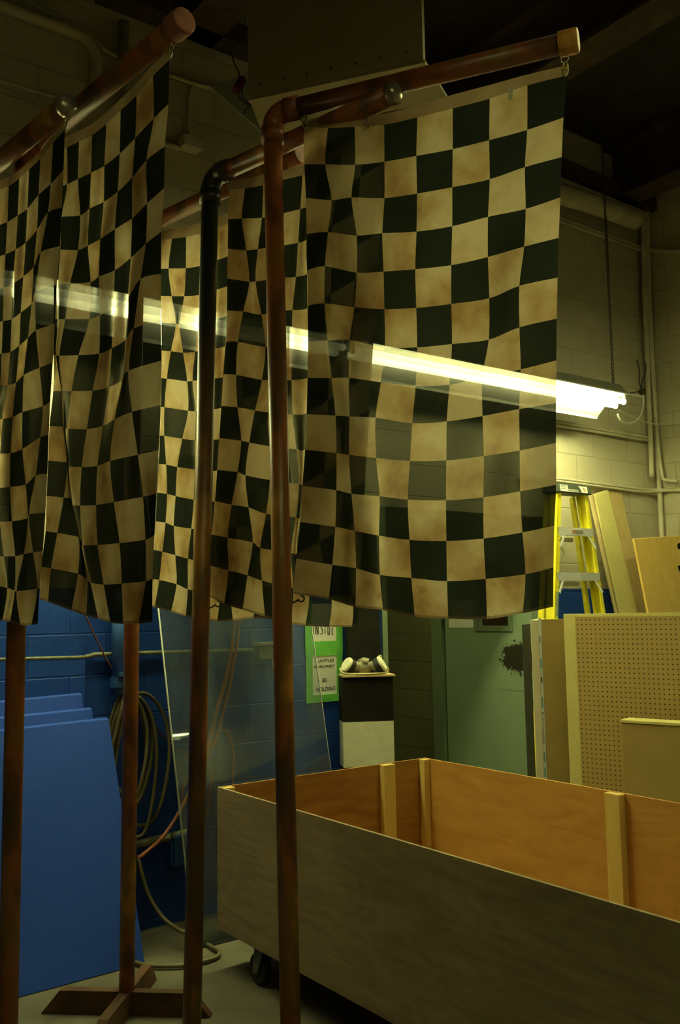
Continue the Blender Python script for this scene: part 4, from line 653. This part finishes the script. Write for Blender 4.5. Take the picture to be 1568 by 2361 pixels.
# ------------------------------------------------------------------ stack of boards by the recess
tag(slab('dark_panel', [(4.005, 3.684, .002), (4.046, 3.664, .002), (4.046, 3.664, 1.465), (4.002, 3.686, 1.462)], .012, (.6, .8, 0), M_DKGREY), 'dark grey narrow panel standing left of the white foam board', 'panel')
fb = thing('foam_sheet', 'thick cream foam sheet on edge with printed white tape, left of the brown hardboard', 'foam sheet', (4.02, 3.6, 0))
slab('core', [(4.000, 3.618, .002), (4.034, 3.593, .002), (4.034, 3.593, 1.490), (4.000, 3.618, 1.490)], .5, (.80, .60, 0), M_FOAMW, fb, bevel=.003)
slab('edge_tape', [(4.0345, 3.592, .002), (4.0475, 3.583, .002), (4.0475, 3.583, 1.498), (4.0345, 3.592, 1.498)], .004, (.6, .8, 0), M_TAPEW, fb)
for z0, z1, mt in ((1.36, 1.40, M_TEAL), (1.22, 1.27, M_TEAL), (1.14, 1.17, M_INK), (1.00, 1.06, M_TEAL), (.965, .975, M_INK), (.80, .95, M_GREYINK), (.70, .76, M_TEAL), (.62, .67, M_TEAL)):
    slab('print_mark', [(4.036, 3.5905, z0), (4.0415, 3.5866, z0), (4.0415, 3.5866, z1), (4.036, 3.5905, z1)], .0012, (-.6, -.8, 0), mt, fb)
hb = tag(slab('hardboard', [(4.049, 3.581, .002), (4.20, 3.470, .002), (4.20, 3.470, 1.492), (4.049, 3.581, 1.492)], .02, (.6, .8, 0), M_BROWNB, bevel=.001), 'plain brown hardboard sheet between the foam sheet and the pegboard', 'board')
pu = V(.263, -.965, 0).normalized(); pn = V(.965, .263, 0)
tag(slab('fibreboard', [V(4.064, 3.435, .002), V(4.064, 3.435, .002)+pu*1.30, V(4.064, 3.435, 1.521)+pu*1.30+V(0, 0, .002), V(4.064, 3.435, 1.521)], .02, (.965, .263, 0), M_MDF, bevel=.001), 'pale yellow fibreboard sheet directly behind the pegboard', 'board')
bm = bmesh.new(); uvl = bm.loops.layers.uv.new('UVMap'); q0 = V(4.068, 3.358, .002); Lp = 1.22; Hp = 1.503
vs = [bm.verts.new(q0), bm.verts.new(q0+pu*Lp), bm.verts.new(q0+pu*Lp+V(0, 0, Hp)), bm.verts.new(q0+V(0, 0, Hp))]
f = bm.faces.new(vs)
for l, uvv in zip(f.loops, ((0, 0), (Lp, 0), (Lp, Hp), (0, Hp))): l[uvl].uv = uvv
bk = [bm.verts.new(v.co+pn*.005) for v in vs]; bm.faces.new(bk[::-1])
for k in range(4): bm.faces.new((vs[k], bk[k], bk[(k+1) % 4], vs[(k+1) % 4]))
tag(finish('pegboard', bm, M_PEG), 'brown perforated pegboard with rows of small holes, beyond the crate', 'pegboard')
cu_ = V(.263, -.965, 0).normalized(); cn = V(.965, .263, 0)
cb = thing('cardboard_panel', 'low brown board box with a pale top edge in front of the pegboard', 'box', (3.9, 2.95, 0))
e0 = V(3.891, 2.951, 0); slab('front_face', [e0+V(0, 0, .002), e0+cu_*.9+V(0, 0, .002), e0+cu_*.9+V(0, 0, .985), e0+V(0, 0, .985)], .10, cn, M_BROWNB, cb, bevel=.002)
slab('top_edge', [e0-cn*.006-cu_*.002+V(0, 0, .986), e0+cu_*.9-cn*.006+V(0, 0, .986), e0+cu_*.9-cn*.006+V(0, 0, 1.0), e0-cn*.006-cu_*.002+V(0, 0, 1.0)], .115, cn, M_MDF, cb, bevel=.001)

# ------------------------------------------------------------------ stepladder
ld = thing('stepladder', 'yellow fibreglass stepladder leaning closed against the right part of the wall', 'ladder', (4.8, 3.75, 0))
def Ly(z): return 4.15 - (2.375-z)*.17
def railpt(s, z):   # x of the rail's outer face
    t = (2.36-z); return (4.905 - .160*t if s < 0 else 5.205 - .030*t)
LX = {}
def xl(z): return 4.905 - (2.345-z)*.300
def xr(z): return 5.205 - (2.345-z)*.045
for s in (0, 1):
    bm = bmesh.new(); fx = xl if s == 0 else xr; z1, z0 = 2.345, .02; w = .032; dep = .075
    def P(z, dx, dy): return (fx(z)+dx, Ly(z)+dy, z)
    sg = 1 if s == 0 else -1
    for (x0_, x1_, y0_, y1_) in ((0, w, 0, .005), (0, .004, 0, dep), (0, w, dep-.005, dep)):
        a0, a1 = (x0_, x1_) if s == 0 else (-x1_, -x0_)
        add_hex(bm, [P(z0, a0, y0_), P(z0, a1, y0_), P(z0, a1, y1_), P(z0, a0, y1_), P(z1, a0, y0_), P(z1, a1, y0_), P(z1, a1, y1_), P(z1, a0, y1_)])
    finish('front_rail', bm, M_YEL, ld)
for s in (0, 1):
    bm = bmesh.new(); fx = xl if s == 0 else xr
    def P(z, dx, dy): return (fx(z)+dx, Ly(z)+.10+(2.345-z)*.02+dy, z)
    a0, a1 = ((.030, .058) if s == 0 else (-.036, -.008))
    for (b0, b1, y0_, y1_) in ((a0, a1, 0, .005), (a0 if s == 0 else a1-.004, (a0+.004) if s == 0 else a1, 0, .05)):
        add_hex(bm, [P(.02, b0, y0_), P(.02, b1, y0_), P(.02, b1, y1_), P(.02, b0, y1_), P(2.33, b0, y0_), P(2.33, b1, y0_), P(2.33, b1, y1_), P(2.33, b0, y1_)])
    finish('rear_rail', bm, M_YEL, ld)
for k in range(7):
    z = 2.065 - k*.305
    if z < .1: break
    bm = bmesh.new(); x0_, x1_ = xl(z)+.008, xr(z)-.008; yy = Ly(z)
    vs = [(x0_, yy-.006), ((x0_+x1_)/2, yy-.02), (x1_, yy-.006), (x1_, yy+.072), (x0_, yy+.072)]
    lo = [bm.verts.new((x, y_, z-.028)) for x, y_ in vs[:3]]; hi = [bm.verts.new((x, y_, z+.026)) for x, y_ in vs]; bk_ = [bm.verts.new((x, y_, z+.014)) for x, y_ in vs[3:]]
    bm.faces.new(hi); bm.faces.new((lo[0], lo[1], hi[1], hi[0])); bm.faces.new((lo[1], lo[2], hi[2], hi[1])); bm.faces.new((hi[3], hi[4], bk_[1], bk_[0]))
    st_ = finish('step', bm, M_ALU, ld)
    for sx, sg in ((x0_, 1), (x1_, -1)):
        b2 = bmesh.new(); add_slab(b2, [(sx+sg*.045, yy-.008, z-.026), (sx+sg*.062, yy-.008, z-.026), (sx+sg*.004, yy-.022, z-.115), (sx-sg*.008, yy-.022, z-.10)], .003, (0, 1, 0)); finish('brace', b2, M_ALU, ld)
    b3 = bmesh.new(); yb = yy+.115+(2.345-z)*.02; add_box(b3, (x0_+.06, yb, z-.06), (x1_-.06, yb+.01, z-.03)); finish('rear_bar', b3, M_CONDC, ld)
slab('rear_brace', [(4.93, Ly(2.0)+.11, 2.03), (4.945, Ly(2.0)+.11, 2.03), (5.02, Ly(1.9)+.12, 1.90), (5.0, Ly(1.9)+.12, 1.89)], .004, (0, 1, 0), M_CONDC, ld)
cap = bmesh.new(); add_hex(cap, [(4.872, 4.125, 2.335), (5.240, 4.125, 2.335), (5.240, 4.27, 2.335), (4.872, 4.27, 2.335), (4.885, 4.135, 2.400), (5.222, 4.135, 2.400), (5.222, 4.26, 2.400), (4.885, 4.26, 2.400)]); bmesh.ops.bevel(cap, geom=cap.edges[:], offset=.005, segments=2, affect='EDGES'); capo = finish('top_cap', cap, M_LADCAP, ld)
def capq(x0_, x1_, z0_, z1_, mt, nm, off=.001, tx=0):
    f = lambda z: 4.125 + (z-2.335)*.154 - off
    o = slab(nm, [(x0_, f(z0_), z0_), (x1_, f(z0_), z0_), (x1_-tx, f(z1_), z1_), (x0_, f(z1_), z1_)], .001, (0, 1, 0), mt); o.parent = capo; return o
capq(4.905, 5.19, 2.342, 2.388, M_PAPER, 'warning_label')
for k in range(3): capq(4.915, 4.965, 2.382-k*.011, 2.385-k*.011, M_GREYINK, 'fine_print', .0022)
capq(4.985, 5.12, 2.362, 2.392, M_LADCAP, 'torn_edge', .0023, .03); capq(4.985, 5.105, 2.350, 2.356, M_GREYINK, 'fine_print', .0024); capq(5.095, 5.125, 2.346, 2.366, M_INK, 'pictogram', .0024, .02)
b4 = bmesh.new(); ring(b4, (5.157, 4.1295, 2.365), (0, 1, -.15), .014, .0016, 20, 5); add_tube(b4, [(5.148, 4.1285, 2.375), (5.166, 4.128, 2.355)], .0016, 5); o = finish('prohibition_mark', b4, M_REDINK); o.parent = capo
zz_ = 2.065; capx = (xl(zz_)+xr(zz_))/2
box('step_label', (capx-.06, Ly(zz_)-.0245, zz_-.010), (capx-.02, Ly(zz_)-.0185, zz_+.010), M_PINKINK, ld); box('step_label', (capx-.02, Ly(zz_)-.0245, zz_-.010), (capx+.05, Ly(zz_)-.0185, zz_+.010), M_GREYINK, ld)
slab('side_label', [(xl(1.66)+.006, Ly(1.66)-.001, 1.66), (xl(1.66)+.030, Ly(1.66)-.001, 1.66), (xl(1.50)+.030, Ly(1.50)-.001, 1.50), (xl(1.50)+.006, Ly(1.50)-.001, 1.50)], .001, (0, -1, 0), M_PLATE, ld)
for z in (2.10, 2.0, 1.795, 1.69):
    for fx, off in ((xl, .022), (xr, -.012)): tube('rivet', [(fx(z)+off, Ly(z)-.003, z), (fx(z)+off, Ly(z)+.001, z)], .004, M_GREYMET, ld, 8, n=0)

# ------------------------------------------------------------------ boards leaning beyond the ladder
def lean_board(key_pts, t, mat, label, name='leaning_board'):
    tl, tr, br, bl = [V(p) for p in key_pts]
    kl = bl.z/(tl.z-bl.z); kr = br.z/(tr.z-br.z); b0 = bl - (tl-bl)*kl*.998; b1 = br - (tr-br)*kr*.998
    return tag(slab(name, [b0, b1, tr, tl], t, (0, 1, .23), mat, bevel=.0015), label, 'board', 'boards leaning on the wall beyond the ladder')
lean_board(K['BD'][0], .018, M_MDF, 'pale yellow-green board leaning just right of the ladder')
lean_board(K['BD'][1], .006, M_PINE, 'pale pinkish pine board leaning right of the yellow-green board')
lean_board(K['BD'][2], .018, M_TANBOARD, 'narrow tan board edge leaning between the ladder and the yellow-green board')
ph = K['PLY']; tl = V(ph[0]); bl = V(ph[2]); tr = V(6.36, 4.147, 2.09)
kk = bl.z/(tl.z-bl.z); b0 = bl-(tl-bl)*kk*.998; b1 = V(b0.x+.72, b0.y+.01, b0.z)
pw = thing('plywood_sheet', 'yellow varnished plywood sheet with two dark holes at the right edge', 'board', tuple(b0)); slab('sheet', [b0, b1, tr, tl], .018, (0, 1, .23), M_PLYY, pw, bevel=.001)
bm = bmesh.new(); c = V(ph[3]); add_tube(bm, [c+V(0, -.004, 0), c+V(0, .002, 0)], .034, 20); o = finish('round_hole', bm, M_BLACK, pw)
bm = bmesh.new(); c = V(ph[4]); add_box(bm, (c.x-.02, c.y-.004, c.z-.025), (c.x+.03, c.y+.003, c.z+.025)); finish('square_hole', bm, M_BLACK, pw)

# ------------------------------------------------------------------ pipes and conduits on the cream wall
P_ = lambda nm, pts, r, mat, lab, seg=12, n=6: tag(tube(nm, pts, r, mat, seg=seg, n=n), lab, 'pipe' if 'pipe' in nm else 'conduit')
P_('wrapped_pipe', K['BIGR'], .075, M_WRAP, 'thick cream wrapped pipe below the ceiling at right', 20)
P_('ceiling_pipe', K['RC1'], .026, M_CONDC, 'slim pipe running just above the thick wrapped pipe')
def pair(nm, two, r, label):
    root = thing(nm, label, 'conduit', tuple(two[0][0]))
    for c in two: tube('run', c, r, M_CONDC, root, 9)
    return root
pair('conduit', K['RC2'], .013, 'pair of cream conduits high on the wall right of the largest flag')
pair('conduit', K['RC3'], .012, 'pair of cream conduits just below the visible light fixture')
pair('conduit', K['RC4'], .010, 'pair of cream conduits passing above the stepladder')
pair('vertical_conduit', K['RV'], .020, 'bundle of vertical conduits in the corner right of the hanging light')
P_('bent_conduit', K['RV2'], .014, M_CONDC, 'corner conduit that bends right near its lower end')
P_('side_conduit', K['RH'], .018, M_CONDC, 'short conduit on the side wall at the right edge')
cb2 = tag(tube('power_cable', K['CABLE'], .0075, M_WHITE, seg=8), 'white power cable looping from the end of the visible light fixture', 'cable')
cc = thing('cord_connector', 'dark cord connector with wires splaying up beside the vertical conduits', 'connector', tuple(K['BOXC']))
bm = bmesh.new(); c = V(K['BOXC']); bmesh.ops.create_icosphere(bm, subdivisions=2, radius=.028); bmesh.ops.translate(bm, verts=bm.verts, vec=c); finish('body', bm, M_WIRE, cc)
for k, pth in enumerate(K['CAB2'][:3]): tube('wire', pth, .005, M_WIRE, cc, 6)
tag(tube('wire', K['CAB2'][3], .006, M_CONDC, seg=6), 'pale wire sagging from the fixture to the right edge', 'wire')
P_('large_pipe', K['THICK'], .030, M_CONDC, 'thick cream pipe bending down at the upper left of the wall', 14)
P_('thin_conduit', K['THIN1'], .010, M_CONDC, 'thin conduit curving beside the thick pipe at upper left', 8)
P_('wall_conduit', K['H1'], .013, M_CONDC, 'level conduit on the cream wall at the left edge above the leftmost boom', 9)
P_('wall_conduit', K['H2'], .013, M_CONDC, 'level conduit on the cream wall left of the grey-green plate', 9)
P_('looped_conduit', K['LOOP'], .008, M_CONDC, 'thin conduit looping down to the box on the cream wall', 8)
wb = thing('wall_box', 'cream electrical box on the upper wall between the left flag and the middle pole', 'electrical box', tuple(K['JB'][0]))
j0, j1 = K['JB']; box('box_body', (j0[0], 4.36, j1[2]), (j1[0], 4.449, j0[2]), M_CONDC, wb, bevel=.005); tube('stub', K['STUB'], .016, M_CONDC, wb, 9)
